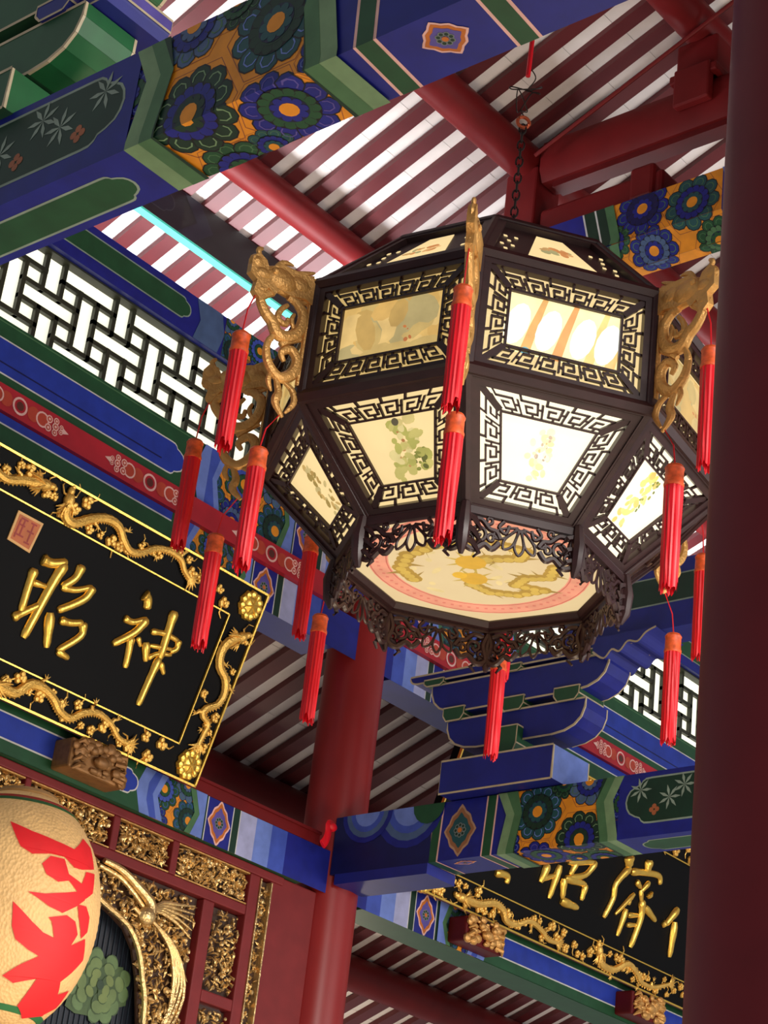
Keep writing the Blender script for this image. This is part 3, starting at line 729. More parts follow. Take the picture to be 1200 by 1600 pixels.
    for s in (-1, 1):
        st([(s*.98, .02), (s*.9, .06), (s*.97, .105), (s*.8, .12), (s*.62, .098), (s*.48, .108), (s*.36, .086)], .009)
        st([(s*.9, .03), (s*.7, .028), (s*.55, .05), (s*.42, .055), (s*.34, .075)], .008)
        curl(s*.74, .068, .026, 1.5, 1.2, .006, s); curl(s*.5, .078, .015, 3.5, 1.1, .005, s); curl(s*.56, .026, .013, .4, 1.1, .005, s); curl(s*.9, .088, .014, 2.5, 1.0, .005, s)
        st([(s*.3, .02), (s*.38, .04), (s*.26, .055), (s*.2, .03)], .006)
    for i in range(-2, 3):      # fan of loops in the middle
        a = i*.5; dx, dy = math.sin(a), math.cos(a); px_, py_ = dy, -dx; L_ = .085
        st([((dx*t*L_+px_*w_*.013)/Lh, .026+dy*t*L_*.95+py_*w_*.013) for t, w_ in ((.1, 0), (.45, -.75), (.8, -1), (1.05, 0), (.8, 1), (.45, .75), (.1, 0))], .0042)
    m.build('carved_apron', WOOD, LAN, True)
    m = MB(); m.tube([ov(k, ra+.006, ZW), ov(k, ra+.012, ZW-.06), ov(k, ra+.008, ZW-.12), ov(k, ra, ZW-.15)], [.014, .02, .017, .006], 8)
    for s in (-1, 1):
        for j in range(3):
            b = ov(k, ra+.008, ZW-.03-j*.035); t = (ov(k+s, ra, ZW)-ov(k, ra, ZW)).normalized(); m.tube([b, b+t*.03+V((0, 0, -.012)), b+t*.05+V((0, 0, -.04)), b+t*.035+V((0, 0, -.055))], [.009, .009, .007, .004], 5)
    m.build('carved_pendant', WOOD, LAN, True)
# base board with its printed dragons
m = MB(); m.prism([(ov(k, R0-.005, 0).x, ov(k, R0-.005, 0).y) for k in range(8)], lambda a, b, h: V((a, b, ZW+.006+h)), 0, .008); m.build('base_board', PAPERI, LAN)
_c, _s = math.cos(PH+math.pi/4), math.sin(PH+math.pi/4)      # towards the viewer-side corner
p = Paint([(lambda a, b, h: V((a*-_s+b*-_c, a*_c+b*-_s, ZW+.0055-h*.4)), (-1, -1, 1, 1))])
def ringp(r0, r1, col, l, n=48):
    for i in range(n):
        a, b = 2*math.pi*i/n, 2*math.pi*(i+1)/n
        p.poly([(r0*math.cos(a), r0*math.sin(a)), (r1*math.cos(a), r1*math.sin(a)), (r1*math.cos(b), r1*math.sin(b)), (r0*math.cos(b), r0*math.sin(b))], col, l)
ringp(.262, .325, lin((240, 150, 120)), 1); ringp(.318, .322, lin((206, 92, 80)), 2); ringp(.266, .27, lin((206, 92, 80)), 2)
for i in range(72):
    a = 2*math.pi*i/72; p.rect(.294*math.cos(a)-.006, .294*math.sin(a)-.006, .294*math.cos(a)+.003, .294*math.sin(a)+.003, lin((224, 112, 96)), 2)
def pdragon(pts, w, seed):
    rnd = random.Random(seed)
    for (x, y), (x2, y2) in zip(pts, pts[1:]):
        for t in (0, .33, .66):
            X, Y = x+(x2-x)*t, y+(y2-y)*t; p.disc(X, Y, w, lin((176, 132, 36)), 4, 10); p.disc(X, Y+w*.3, w*.6, lin((214, 172, 66)), 5, 8)
            if rnd.random() < .8: a = rnd.random()*6.28; p.poly([(X, Y-w*.5), (X+2.4*w*math.cos(a), Y+2.4*w*math.sin(a)), (X, Y+w*.5)], lin((160, 122, 44)), 3)
    X, Y = pts[-1]; p.disc(X, Y, w*1.7, lin((222, 164, 30)), 6, 12)
    for i in range(9): a = i*.7; p.poly([(X+w*math.cos(a-.3), Y+w*math.sin(a-.3)), (X+3*w*math.cos(a), Y+3*w*math.sin(a)), (X+w*math.cos(a+.3), Y+w*math.sin(a+.3))], lin((196, 160, 60)), 5)
for i in range(26):
    a = random.random()*6.28; r_ = .24*math.sqrt(random.random()); p.disc(r_*math.cos(a), r_*math.sin(a), random.uniform(.012, .03), lin((236, 206, 140)), 1+i % 2, 10, ry=.01, rot=random.random()*3)
pdragon([(-.20, .10), (-.23, .03), (-.2, -.06), (-.12, -.13), (-.03, -.16), (.07, -.16), (.14, -.12), (.12, -.07), (.03, -.06), (-.02, -.03)], .027, 1)
pdragon([(.22, -.02), (.2, .05), (.13, .06), (.1, .11), (.18, .14), (.1, .18), (.02, .17), (-.03, .12), (-.02, .08)], .024, 2)
p.disc(-.06, .06, .022, lin((240, 180, 30)), 6); p.done(LAN, 'dragon_print', INK)
MB().prism([(ov(k, RT, 0).x, ov(k, RT, 0).y) for k in range(8)], lambda a, b, h: V((a, b, ZTOP+h)), 0, .02).build('cap_lid', WOOD, LAN)
MB().lathe([(.07, ZTOP+.02), (.075, ZTOP+.05), (.03, ZTOP+.08), (.03, ZTOP+.12), (.012, ZTOP+.14)], n=20).build('finial', WOOD, LAN, True)
# gilt dragon brackets on the eight corners
def dragon_mesh():
    m = MB(); P = lambda r, z: V((r, 0, z))
    def st(pts, w0, w1, fl=.8): 
        c = cat([P(*q) for q in pts]); n = len(c); m.tube(c, [w0+(w1-w0)*abs(2*i/(n-1)-1)**1.5 if w1 < w0 else w0 for i in range(n)], 8, fl, (0, 1, 0))
    m.prism([(.905, .352), (.886, .375), (.858, .36), (.847, .338), (.815, .372), (.758, .374), (.69, .378), (.69, .29), (.715, .30), (.769, .287), (.803, .29), (.817, .266), (.84, .279), (.868, .236), (.886, .252), (.88, .288), (.905, .303)], lambda a, b, h: V((a, h, b)), -.011, .011)
    st([(.692, .375), (.69, .28), (.692, .167), (.694, .03)], .011, .009)
    st([(.818, .279), (.855, .245), (.835, .208), (.807, .188), (.785, .16), (.745, .165), (.716, .2), (.71, .252), (.737, .282), (.768, .288)], .02, .012)
    st([(.764, .262), (.785, .235), (.79, .205), (.762, .2), (.757, .222)], .011, .006); st([(.73, .19), (.745, .22), (.738, .245)], .008, .004)
    st([(.785, .165), (.811, .115), (.8, .061), (.758, .031), (.717, .06), (.708, .105), (.733, .13), (.762, .108), (.75, .085)], .018, .007)
    st([(.706, .177), (.746, .152), (.77, .13)], .011, .008)
    st([(.775, .04), (.752, -.013), (.758, -.047), (.727, -.082)], .014, .005); st([(.754, .03), (.71, .011), (.698, -.024), (.722, -.066)], .011, .004); st([(.78, .05), (.79, .01), (.775, -.02)], .009, .003)
    # head: brow, snout, jaw, horns and mane
    m.blob(P(.80, .325), .062, .02, .042, n=10, m=7); m.blob(P(.862, .318), .036, .016, .024, n=8, m=6); m.blob(P(.886, .345), .024, .015, .026, n=8, m=6); m.blob(P(.86, .268), .026, .013, .014, n=8, m=5); m.blob(P(.74, .338), .05, .016, .032, n=8, m=6)
    st([(.83, .285), (.86, .262), (.885, .262)], .011, .006); st([(.83, .35), (.80, .385), (.765, .392)], .009, .003); st([(.87, .36), (.885, .385), (.872, .398)], .009, .004)
    for i in range(8):
        z = .275+i*.014; st([(.76, z), (.725, z+.012), (.692, z+.03)], .008, .003)
    for s in (-1, 1): m.blob(V((.828, s*.016, .338)), .011, .006, .011)
    return m.mesh('dragon_bracket', GOLD3, True)
dm = dragon_mesh()
for k in range(8):
    o = share('dragon_bracket', dm, LAN); o.rotation_euler.z = PH+k*math.pi/4

# ---- silk tassels hanging from the dragons
def tassel_meshes():
    rnd = random.Random(3)
    c = MB(); c.lathe([(.004, 0), (.022, -.002), (.0265, -.01), (.0245, -.016), (.025, -.05), (.0275, -.056), (.0265, -.064), (.02, -.066)], n=18)
    f = MB(); n = 30; zs = [-.062, -.1, -.17, -.24, -.30, -.345]; vs = []; fs = []
    for j, z in enumerate(zs):
        for k in range(n):
            a = 2*math.pi*k/n; r = .0245+(.0011 if k % 2 else -.0008)+.0008*rnd.uniform(-1, 1)-.0008*j*.5
            vs.append((r*math.cos(a), r*math.sin(a), z+(rnd.uniform(-.022, .012) if j == 5 else 0)))
    for j in range(5):
        for k in range(n): fs.append((j*n+k, (j+1)*n+k, (j+1)*n+(k+1) % n, j*n+(k+1) % n))
    f.add(vs, fs); f.add([(0, 0, -.062)], []); 
    for k in range(10):
        a = rnd.random()*6.28; r = rnd.uniform(.006, .02); f.tube([(r*math.cos(a), r*math.sin(a), -.3), (r*1.1*math.cos(a), r*1.1*math.sin(a), -.35-rnd.uniform(-.01, .025))], .0018, 4)
    return c.mesh('tassel_cap', BROC, True), f.mesh('tassel_fringe', REDT)
tcm, tfm = tassel_meshes()
TL = {('A', 0): 'red tassel hanging below the golden dragon head at the left of the lantern', ('A', 1): 'red tassel over the front corner of the lantern, higher of the two there', ('A', 2): 'red tassel below the dragon at the right of the lantern, beside the dark column',
      ('A', 4): 'thin red tassel half hidden by the dark column, right of the lower lantern', ('A', 5): 'red tassel just below the far rim of the lantern, behind the lower one', ('A', 6): 'shaded red tassel crossing the red board left of the lantern base', ('A', 7): 'leftmost red tassel, crossing the end of the blue wall panel',
      ('B', 0): 'red tassel beside the lower left lantern pane, over the flowered beam', ('B', 1): 'red tassel over the front corner of the lantern, lower of the two there', ('B', 2): 'red tassel crossing the small green painting on the lower right pane',
      ('B', 4): 'red tassel in front of the right lattice window', ('B', 5): 'red tassel hanging in front of the blue bracket arms', ('B', 6): 'red tassel in front of the red column and striped roof', ('B', 7): 'red tassel over the upper right corner of the left gold plaque'}
for (t, k), lab in TL.items():
    r, z, up = (.895, .11, .16) if t == 'A' else (.7835, -.2024, .13)
    a = PH+k*math.pi/4; T = thing('tassel', lab, 'tassel', 'red silk tassels around the palace lantern', LC+V((r*math.cos(a), r*math.sin(a), z)))
    T.rotation_euler.z = k*.7
    share('tassel_cap', tcm, T); share('tassel_fringe', tfm, T)
    rr = -.03 if t == 'A' else -.05; a -= k*.7
    MB().tube([(0, 0, 0), (rr*.2*math.cos(a), rr*.2*math.sin(a), up*.5), (rr*math.cos(a), rr*math.sin(a), up)], .0022, 5).build('cord', REDT, T)

# ---- chain and cord
ch = thing('lantern_chain', 'dark iron chain and red cord from which the palace lantern hangs', 'chain', loc=LC)
lm = MB(); lm.tube([(.011*math.cos(a), 0, .02*math.sin(a)) for a in [2*math.pi*i/12 for i in range(13)]], .0032, 6); lm = lm.mesh('chain_link', IRON, True)
z = ZTOP+.15; i = 0
while z < 1.30:
    o = share('chain_link', lm, ch, (0, 0, z)); o.rotation_euler.z = .6+(i % 2)*math.pi/2; z += .032; i += 1
MB().tube([(.02*math.cos(a)*.8, -.02*math.cos(a)*.6, 1.315+.02*math.sin(a)) for a in [2*math.pi*i/18 for i in range(19)]], .006, 8).build('hook_ring', mat('copper_ring', (196, 92, 56), .4, .6), ch, True)
rnd = random.Random(5)
pts = [(0, 0, 1.34)]+[(rnd.uniform(-.05, .05), rnd.uniform(-.05, .05), 1.36+i*.014+rnd.uniform(-.03, .03)) for i in range(12)]+[(0, 0, 1.54)]
MB().tube(cat(pts, 6), .0022, 5).build('twisted_wire', IRON, ch, True)
MB().tube([(0, 0, 1.50), (.005, 0, 1.7), (.0, .01, 2.2), (0, 0, roof_z(LC.y, Z0)-LC.z)], .008, 8).build('red_cord', REDT, ch, True)

# ================================================================== gold-lettered plaques
PV = V((0, -.27, .836)).normalized(); PN = V((1, 0, 0)).cross(PV); PO = V((5.729, 6.12, 4.271))
def pq(u, v, h=0): return PO+V((1, 0, 0))*u+PV*v+PN*h
def stroke(m, pts, w, h=.004):
    c = cat([pq(u, v, h) for u, v in pts], 5); n = len(c); r = w*.72
    m.tube(c, [r*(.75 if i == 0 else .55 if i == n-1 else 1.12 if i < 3 else 1-.2*i/n) for i in range(n)], 10, .75, PN)
def relief_dragon(pts, t, w=.02, seed=0, flip=False):
    rnd = random.Random(seed); m = MB(); c = cat([pq(u, v, .012) for u, v in pts], 5); n = len(c)
    m.tube(c, [w*(1.05-.55*i/n)*(1+.10*(i % 2)) for i in range(n)], 8, .9, PN)
    for i in range(2, n-1):      # dorsal fins
        d = (c[i+1]-c[i-1]).normalized(); s = d.cross(PN).normalized()*(1 if seed % 2 else -1); b = c[i]+s*w*.8*(1-.4*i/n)
        m.add([b-d*.007, b+d*.007, b+s*.011+PN*.004, b+PN*.008], [(0, 1, 3), (1, 2, 3), (0, 3, 2), (0, 2, 1)])
    h = c[0]; d = (c[0]-c[2]).normalized(); s = d.cross(PN).normalized(); ax = (d, s, PN)
    m.blob(h+d*.015, .036, .025, .022, ax, n=8, m=6); m.blob(h+d*.05, .022, .016, .016, ax, n=8, m=5); m.blob(h+d*.068+s*.006, .01, .012, .012, ax)
    for k in range(11):
        a = 2.0+k*.23; e = h+d*.0; v = d*math.cos(a)+s*math.sin(a); m.tube([e, e+v*.035+PN*.008, e+v*.06+PN*.002], [.007, .006, .0015], 5)
    for q in (-1, 1): m.tube([h+d*.03, h+d*.035+s*q*.03, h+d*.065+s*q*.045, h+d*.09+s*q*.03], [.005, .004, .003, .0015], 5); m.tube([h+d*.01+PN*.015, h-d*.02+s*q*.02+PN*.02, h-d*.06+s*q*.03+PN*.01], [.006, .005, .002], 5)
    for f in (.25, .42, .68, .82):       # claws
        i = int(f*n); q = 1 if rnd.random() < .5 else -1; dd = (c[i+1]-c[i-1]).normalized(); ss = dd.cross(PN).normalized()*q
        k = c[i]+ss*.035+dd*.015; m.tube([c[i], c[i]+ss*.022, k], [.011, .009, .006], 6)
        for a in (-.7, 0, .7): m.tube([k, k+(ss*math.cos(a)+dd*math.sin(a))*.022], [.005, .001], 5)
    e = c[-1]; d = (c[-1]-c[-3]).normalized(); s = d.cross(PN).normalized()
    for k in range(7):
        a = (k-3)*.38; v = d*math.cos(a)+s*math.sin(a); m.tube([e-d*.01, e+v*.025+PN*.006, e+v*.055], [.007, .007, .001], 5)
    m.build('dragon_relief', GOLDR, t, True)
def blossom(t, u, v, r, seed):
    rnd = random.Random(seed); m = MB(); ax = (V((1, 0, 0)), PV, PN)
    for k in range(5):
        a = k*1.257+rnd.random(); m.blob(pq(u+r*.55*math.cos(a), v+r*.55*math.sin(a), .008), r*.48, r*.48, r*.45, ax)
    m.blob(pq(u, v, .014), r*.4, r*.4, r*.4, ax)
    a = rnd.random()*6.28; x, y = math.cos(a), math.sin(a)
    m.tube([pq(u, v, .004), pq(u+x*r*1.6, v+y*r*1.6, .005), pq(u+x*r*2.2-y*r*.7, v+y*r*2.2+x*r*.7, .004)], [r*.16, r*.14, r*.08], 5)
    m.build('blossom', GOLDR, t, True)
def corner_leaf(t, u, v, r, seed):
    rnd = random.Random(seed); m = MB(); ax = (V((1, 0, 0)), PV, PN); m.blob(pq(u, v, .008), r*.8, r*.8, .022, ax, n=10, m=6)
    for k in range(11):
        a = k*.571; m.blob(pq(u+r*.72*math.cos(a), v+r*.72*math.sin(a), .008), r*.34, r*.34, .02, ax)
    for k in range(6):
        a = k*1.05+.3; m.tube([pq(u, v, .03), pq(u+r*.8*math.cos(a), v+r*.8*math.sin(a), .022)], [.006, .003], 5)
    m.build('corner_leaf', GOLD, t, True)
def plaque(label, u0, u1, chars, dragons, seed, corners, wk=1.0):
    t = thing('plaque', label, 'plaque'); H = .878; bt, bb, bs_ = .155, .135, .165
    f = lambda a, b, h: pq(a, b, h)
    MB().prism([(u0+bs_, bb), (u1-bs_, bb), (u1-bs_, H-bt), (u0+bs_, H-bt)], f, -.05, 0).build('board', BLACK, t)
    for q in ([(u0, 0), (u1, 0), (u1-bs_, bb), (u0+bs_, bb)], [(u0, H), (u0+bs_, H-bt), (u1-bs_, H-bt), (u1, H)], [(u0, 0), (u0+bs_, bb), (u0+bs_, H-bt), (u0, H)], [(u1, 0), (u1, H), (u1-bs_, H-bt), (u1-bs_, bb)]):
        MB().prism(q, f, -.05, .003).build('border', BLACK, t)
    O = [(u0, 0), (u1, 0), (u1, H), (u0, H)]; I = [(u0+bs_, bb), (u1-bs_, bb), (u1-bs_, H-bt), (u0+bs_, H-bt)]
    for R, w, d in ((O, .009, .016), (I, .006, .009)):
        for i in range(4):
            a, b = V(R[i]), V(R[(i+1) % 4]); e = (b-a).normalized()*w/2
            MB().bar(pq(*(a-e), .006), pq(*(b+e), .006), w, d, PN).build('gold_fillet', GOLD, t)
    for strokes in chars:
        m = MB()
        for w, pts in strokes: stroke(m, pts, w*wk)
        m.build('character', GOLD, t, True)
    for i, pts in enumerate(dragons): relief_dragon(pts, t, .021, seed+i)
    rnd = random.Random(seed); k = 0
    for lo, hi, v0, v1 in ((u0+.1, u1-.2, .02, bb-.02), (u0+.1, u1-.2, H-bt+.02, H-.02)):
        x = lo
        while x < hi:
            blossom(t, x, rnd.choice((v0+.012, v1-.012, (v0+v1)/2)), rnd.uniform(.018, .031), seed*100+k); x += rnd.uniform(.04, .065); k += 1
    for j in range(8): blossom(t, u1-rnd.choice((.03, .135)), .16+j*.07, rnd.uniform(.016, .026), seed*100+60+j)
    for u, v in corners: corner_leaf(t, u, v, .066, int(abs(u)*100))
    return t
CH1A = [(0.033, [(-0.626, 0.627), (-0.598, 0.614), (-0.584, 0.577)]), (0.021, [(-0.675, 0.503), (-0.626, 0.503), (-0.566, 0.542)]), (0.028, [(-0.566, 0.542), (-0.597, 0.47), (-0.68, 0.385)]), (0.025, [(-0.606, 0.445), (-0.591, 0.39), (-0.576, 0.32)]), (0.015, [(-0.572, 0.458), (-0.543, 0.427)]), (0.025, [(-0.524, 0.454), (-0.489, 0.382)]), (0.018, [(-0.52, 0.503), (-0.449, 0.521), (-0.365, 0.52)]), (0.021, [(-0.367, 0.524), (-0.361, 0.488), (-0.387, 0.464)]), (0.03, [(-0.445, 0.624), (-0.437, 0.535), (-0.425, 0.416)]), (0.026, [(-0.43, 0.42), (-0.437, 0.307), (-0.442, 0.205)]), (0.013, [(-0.499, 0.449), (-0.375, 0.478)]), (0.015, [(-0.484, 0.398), (-0.446, 0.432), (-0.375, 0.454)]), (0.018, [(-0.413, 0.406), (-0.375, 0.368)])]
CH1B = [(0.028, [(-1.172, 0.512), (-1.167, 0.437), (-1.155, 0.338)]), (0.031, [(-1.157, 0.561), (-1.107, 0.562), (-1.043, 0.594)]), (0.033, [(-1.05, 0.586), (-1.068, 0.487), (-1.081, 0.39), (-1.098, 0.248)]), (0.018, [(-1.156, 0.46), (-1.088, 0.47)]), (0.025, [(-1.178, 0.301), (-1.14, 0.341), (-1.075, 0.402)]), (0.028, [(-0.968, 0.612), (-0.975, 0.553), (-1.021, 0.497)]), (0.02, [(-1.021, 0.497), (-0.953, 0.511), (-0.882, 0.554)]), (0.028, [(-0.88, 0.555), (-0.891, 0.504), (-0.94, 0.452), (-0.995, 0.407)]), (0.03, [(-1.025, 0.385), (-0.977, 0.254)]), (0.023, [(-0.967, 0.376), (-0.912, 0.385), (-0.859, 0.408)]), (0.026, [(-0.859, 0.408), (-0.844, 0.356), (-0.923, 0.261)]), (0.021, [(-0.923, 0.261), (-0.858, 0.254)])]
CH2 = [[(0.021, [(2.031, 0.226), (2.123, 0.237), (2.134, 0.201)])],
 [(0.025, [(2.392, 0.38), (2.382, 0.281)]), (0.023, [(2.486, 0.403), (2.487, 0.227)]), (0.016, [(2.374, 0.295), (2.491, 0.353)]), (0.023, [(2.549, 0.353), (2.59, 0.257)]), (0.021, [(2.557, 0.356), (2.734, 0.374)]), (0.021, [(2.734, 0.374), (2.742, 0.29)]), (0.023, [(2.582, 0.243), (2.734, 0.247)]), (0.021, [(2.755, 0.502), (2.705, 0.417), (2.58, 0.366)]), (0.018, [(2.54, 0.436), (2.756, 0.5)]), (0.021, [(2.605, 0.456), (2.589, 0.383)])],
 [(0.035, [(3.004, 0.614), (3.034, 0.561)]), (0.023, [(3.044, 0.561), (2.974, 0.451), (2.989, 0.373), (2.963, 0.26)]), (0.03, [(3.183, 0.645), (3.2, 0.578)]), (0.021, [(3.065, 0.543), (3.182, 0.573), (3.308, 0.593), (3.341, 0.554)]), (0.018, [(3.135, 0.511), (3.188, 0.491)]), (0.018, [(3.245, 0.538), (3.2, 0.47)]), (0.025, [(3.274, 0.486), (3.295, 0.468)]), (0.016, [(3.194, 0.481), (3.244, 0.412)]), (0.016, [(3.152, 0.445), (3.049, 0.303)]), (0.02, [(3.126, 0.354), (3.124, 0.206)]), (0.026, [(3.232, 0.432), (3.27, 0.348), (3.263, 0.18)]), (0.015, [(3.157, 0.328), (3.246, 0.353)]), (0.013, [(3.175, 0.279), (3.255, 0.302)]), (0.02, [(3.276, 0.409), (3.405, 0.368)]), (0.016, [(3.128, 0.378), (3.132, 0.433)])],
 [(0.025, [(3.566, 0.481), (3.5, 0.371)]), (0.025, [(3.575, 0.41), (3.627, 0.225)]), (0.021, [(3.5, 0.371), (3.473, 0.381)])]]
P1 = plaque('black plaque with gold characters and dragon border above the carved door', -2.28, 0, [CH1A, CH1B],
    [[(-1.15, 0.802), (-1.136, 0.752), (-1.087, 0.746), (-1.018, 0.795), (-0.945, 0.827), (-0.88, 0.822), (-0.832, 0.782), (-0.782, 0.756), (-0.728, 0.77), (-0.665, 0.816), (-0.592, 0.836), (-0.521, 0.829), (-0.484, 0.796), (-0.441, 0.775)],
     [(-1.30, .82), (-1.38, .80), (-1.46, .77), (-1.54, .79), (-1.6, .83), (-1.68, .8)],
     [(-1.13, 0.04), (-1.041, 0.04), (-0.991, 0.095), (-0.928, 0.104), (-0.861, 0.084), (-0.808, 0.049), (-0.745, 0.04), (-0.696, 0.081), (-0.626, 0.106), (-0.545, 0.089), (-0.482, 0.051), (-0.421, 0.045)],
     [(-0.072, 0.65), (-0.119, 0.612), (-0.136, 0.562), (-0.116, 0.505), (-0.062, 0.467), (-0.036, 0.411), (-0.049, 0.354), (-0.102, 0.315), (-0.105, 0.285), (-0.06, 0.262), (-0.061, 0.214), (-0.067, 0.163)]], 3, [(-.075, .80), (-.075, .072)])
m = MB().prism([(-1.346, .686), (-1.343, .565), (-1.223, .557), (-1.215, .686)], pq, .0005, .006); sl = m.build('seal', mat('seal_gold', (226, 178, 110), .5), P1)
p = Paint([(lambda a, b, h: pq(a, b, .006+h), (-3, 0, 1, 1))]); p.poly([(-1.335, .676), (-1.332, .574), (-1.233, .567), (-1.225, .676)], lin((196, 104, 48)), 0)
for a, b, c, d in ((-1.32, .665, -1.285, .665), (-1.32, .64, -1.29, .64), (-1.3, .665, -1.3, .60), (-1.325, .60, -1.28, .60), (-1.27, .665, -1.24, .665), (-1.255, .665, -1.255, .59), (-1.275, .63, -1.24, .63), (-1.27, .585, -1.242, .585), (-1.32, .66, -1.32, .585)): p.line([(a, b), (c, d)], .007, lin((160, 44, 30)), 2)
p.done(sl, 'seal_print')
P2 = plaque('black plaque with large gold characters behind the painted beam at lower right', 1.50, 5.1, CH2,
    [[(1.86, 0.045), (1.974, 0.05), (2.08, 0.085), (2.162, 0.075), (2.21, 0.035), (2.293, 0.035), (2.39, 0.08), (2.494, 0.065), (2.575, 0.035), (2.657, 0.04)],
     [(3.016, 0.08), (3.062, 0.035), (3.173, 0.035), (3.274, 0.095), (3.375, 0.07), (3.441, 0.035), (3.563, 0.04), (3.694, 0.092)]], 8, [(1.56, .05)], 1.3)

# gilt lion brackets that carry the plaques
def lion(x, label, gm=GOLD3, bm=None):
    t = thing('lion_bracket', label, 'bracket', 'gilt carved supports under the plaques'); rnd = random.Random(int(x*10))
    MB().box(x-.155, x+.155, 6.09, YW-.001, 4.115, 4.24).build('block', bm or REDDK, t, bevel=.01)
    m = MB()
    for i in range(46):
        u, v = rnd.uniform(-.14, .14), rnd.uniform(-.06, .06); r = rnd.uniform(.012, .032); m.blob((x+u, 6.088-rnd.uniform(0, .008), 4.187+v), r, r*.6, r*rnd.uniform(.5, 1), n=7, m=5)
    for s in (-1, 1):
        m.blob((x+s*.05, 6.075, 4.21), .022, .018, .018, n=8, m=6)
        for k in range(4): m.tube([(x+s*.08, 6.085, 4.23-k*.03), (x+s*.12, 6.07, 4.235-k*.035), (x+s*.14, 6.085, 4.215-k*.035)], [.011, .012, .004], 6)
    m.blob((x, 6.075, 4.175), .04, .025, .025, n=8, m=6); m.build('lion_face', gm, t, True)
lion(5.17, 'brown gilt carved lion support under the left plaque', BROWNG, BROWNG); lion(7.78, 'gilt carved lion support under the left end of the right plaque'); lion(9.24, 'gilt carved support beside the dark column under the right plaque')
# red ribbon tied on the rail end
rb_ = thing('ribbon', 'small red ribbon tied where the rail meets the red column', 'ribbon')
MB().tube(cat([(6.63, 6.12, 4.375), (6.59, 6.11, 4.37), (6.585, 6.105, 4.33), (6.57, 6.10, 4.29), (6.55, 6.10, 4.262)], 4), .022, 8, .35, (0, 1, 0)).build('tail', REDT, rb_, True)
MB().blob((6.61, 6.11, 4.365), .03, .02, .022, n=10, m=7).build('knot', REDT, rb_, True)

# ================================================================== carved door under the left plaque
DR = struct('door_1', 'red door frame with gilt carved panels below the left plaque'); YD = YW+.02
def rail(x0, x1, z0, z1, nm='frame_rail', y=0, d=.07): MB().box(x0, x1, YD+y, YD+y+d, z0, z1).build(nm, mat('door_red', (118, 36, 38), .5, spec=.3), DR, bevel=.006)
def carve(name, x0, x1, z0, z1, seed, n, m_=GOLD2, y=.03, s=1.0, inside=None):
    rnd = random.Random(seed); m = MB()
    for i in range(n):
        for _ in range(20):
            x, z = rnd.uniform(x0+.012, x1-.012), rnd.uniform(z0+.01, z1-.01)
            if inside is None or inside(x, z): break
        a = rnd.random()*6.28; L = rnd.uniform(.02, .05)*s; w = L*rnd.uniform(.2, .38); c = V((x, YD+y-rnd.uniform(0, .022), z)); d = V((math.cos(a), rnd.uniform(-.5, .2), math.sin(a))); q = V((-math.sin(a), 0, math.cos(a))); up = V((0, -.012, 0))
        if i % 4 == 0: m.blob(c, w*.9, w*.8, w*.9)
        else:
            p0, p1, p2 = c-d*L/2, c+up*rnd.uniform(.3, 1.2), c+d*L/2+up*rnd.uniform(-.6, .4)
            m.add([p0, p1+q*w*.5, p2, p1-q*w*.5, p1+up*.6, c-up*.8], [(0, 4, 1), (1, 4, 2), (2, 4, 3), (3, 4, 0), (0, 1, 5), (1, 2, 5), (2, 3, 5), (3, 0, 5)])
    m.build(name, m_, DR, kind='stuff')
BROWN = mat('dark_carving_ground', (64, 40, 26), .6)
rail(4.0, 6.47, 4.058, 4.096); rail(4.0, 6.255, 3.868, 3.912)
xs = [(4.10, 4.50), (4.55, 4.925), (4.965, 5.415), (5.462, 5.765), (5.812, 6.25)]
for i, (a, b) in enumerate(xs):
    MB().box(a-.006, b+.006, YD+.045, YD+.06, 3.912, 4.058).build('panel_ground', BROWN, DR); carve('carved_panel', a, b, 3.916, 4.052, i, int(760*(b-a)))
    if i < 4: rail(b+.004, xs[i+1][0]-.004, 3.912, 4.058, 'mullion')
    for z in (3.914, 4.05): MB().box(a-.004, b+.004, YD+.005, YD+.03, z, z+.006).build('bead', GOLD3, DR)
MB().box(4.0, 6.39, YD+.062, YD+.075, 3.86, 4.06).build('backing', BROWN, DR)
rail(5.995, 6.062, 2.4, 3.868, 'stile'); rail(6.256, 6.318, 2.4, 4.058, 'stile')
for z0, z1 in ((3.50, 3.862), (3.05, 3.44), (2.6, 2.99)):
    MB().box(6.06, 6.256, YD+.045, YD+.06, z0, z1).build('panel_ground', BROWN, DR); carve('carved_panel', 6.068, 6.25, z0+.006, z1-.006, int(z0*10), 170); rail(6.062, 6.256, z0-.055, z0-.004)
MB().box(6.318, 6.395, YD+.03, YD+.05, 2.4, 4.05).build('panel_ground', BROWN, DR); carve('carved_strip', 6.322, 6.392, 2.6, 4.04, 77, 260)
for x in (6.319, 6.389): MB().box(x, x+.007, YD-.004, YD+.03, 2.4, 4.05).build('bead', GOLD2, DR)
rail(6.396, 6.70, 2.0, 4.096, 'jamb', .01, .1)
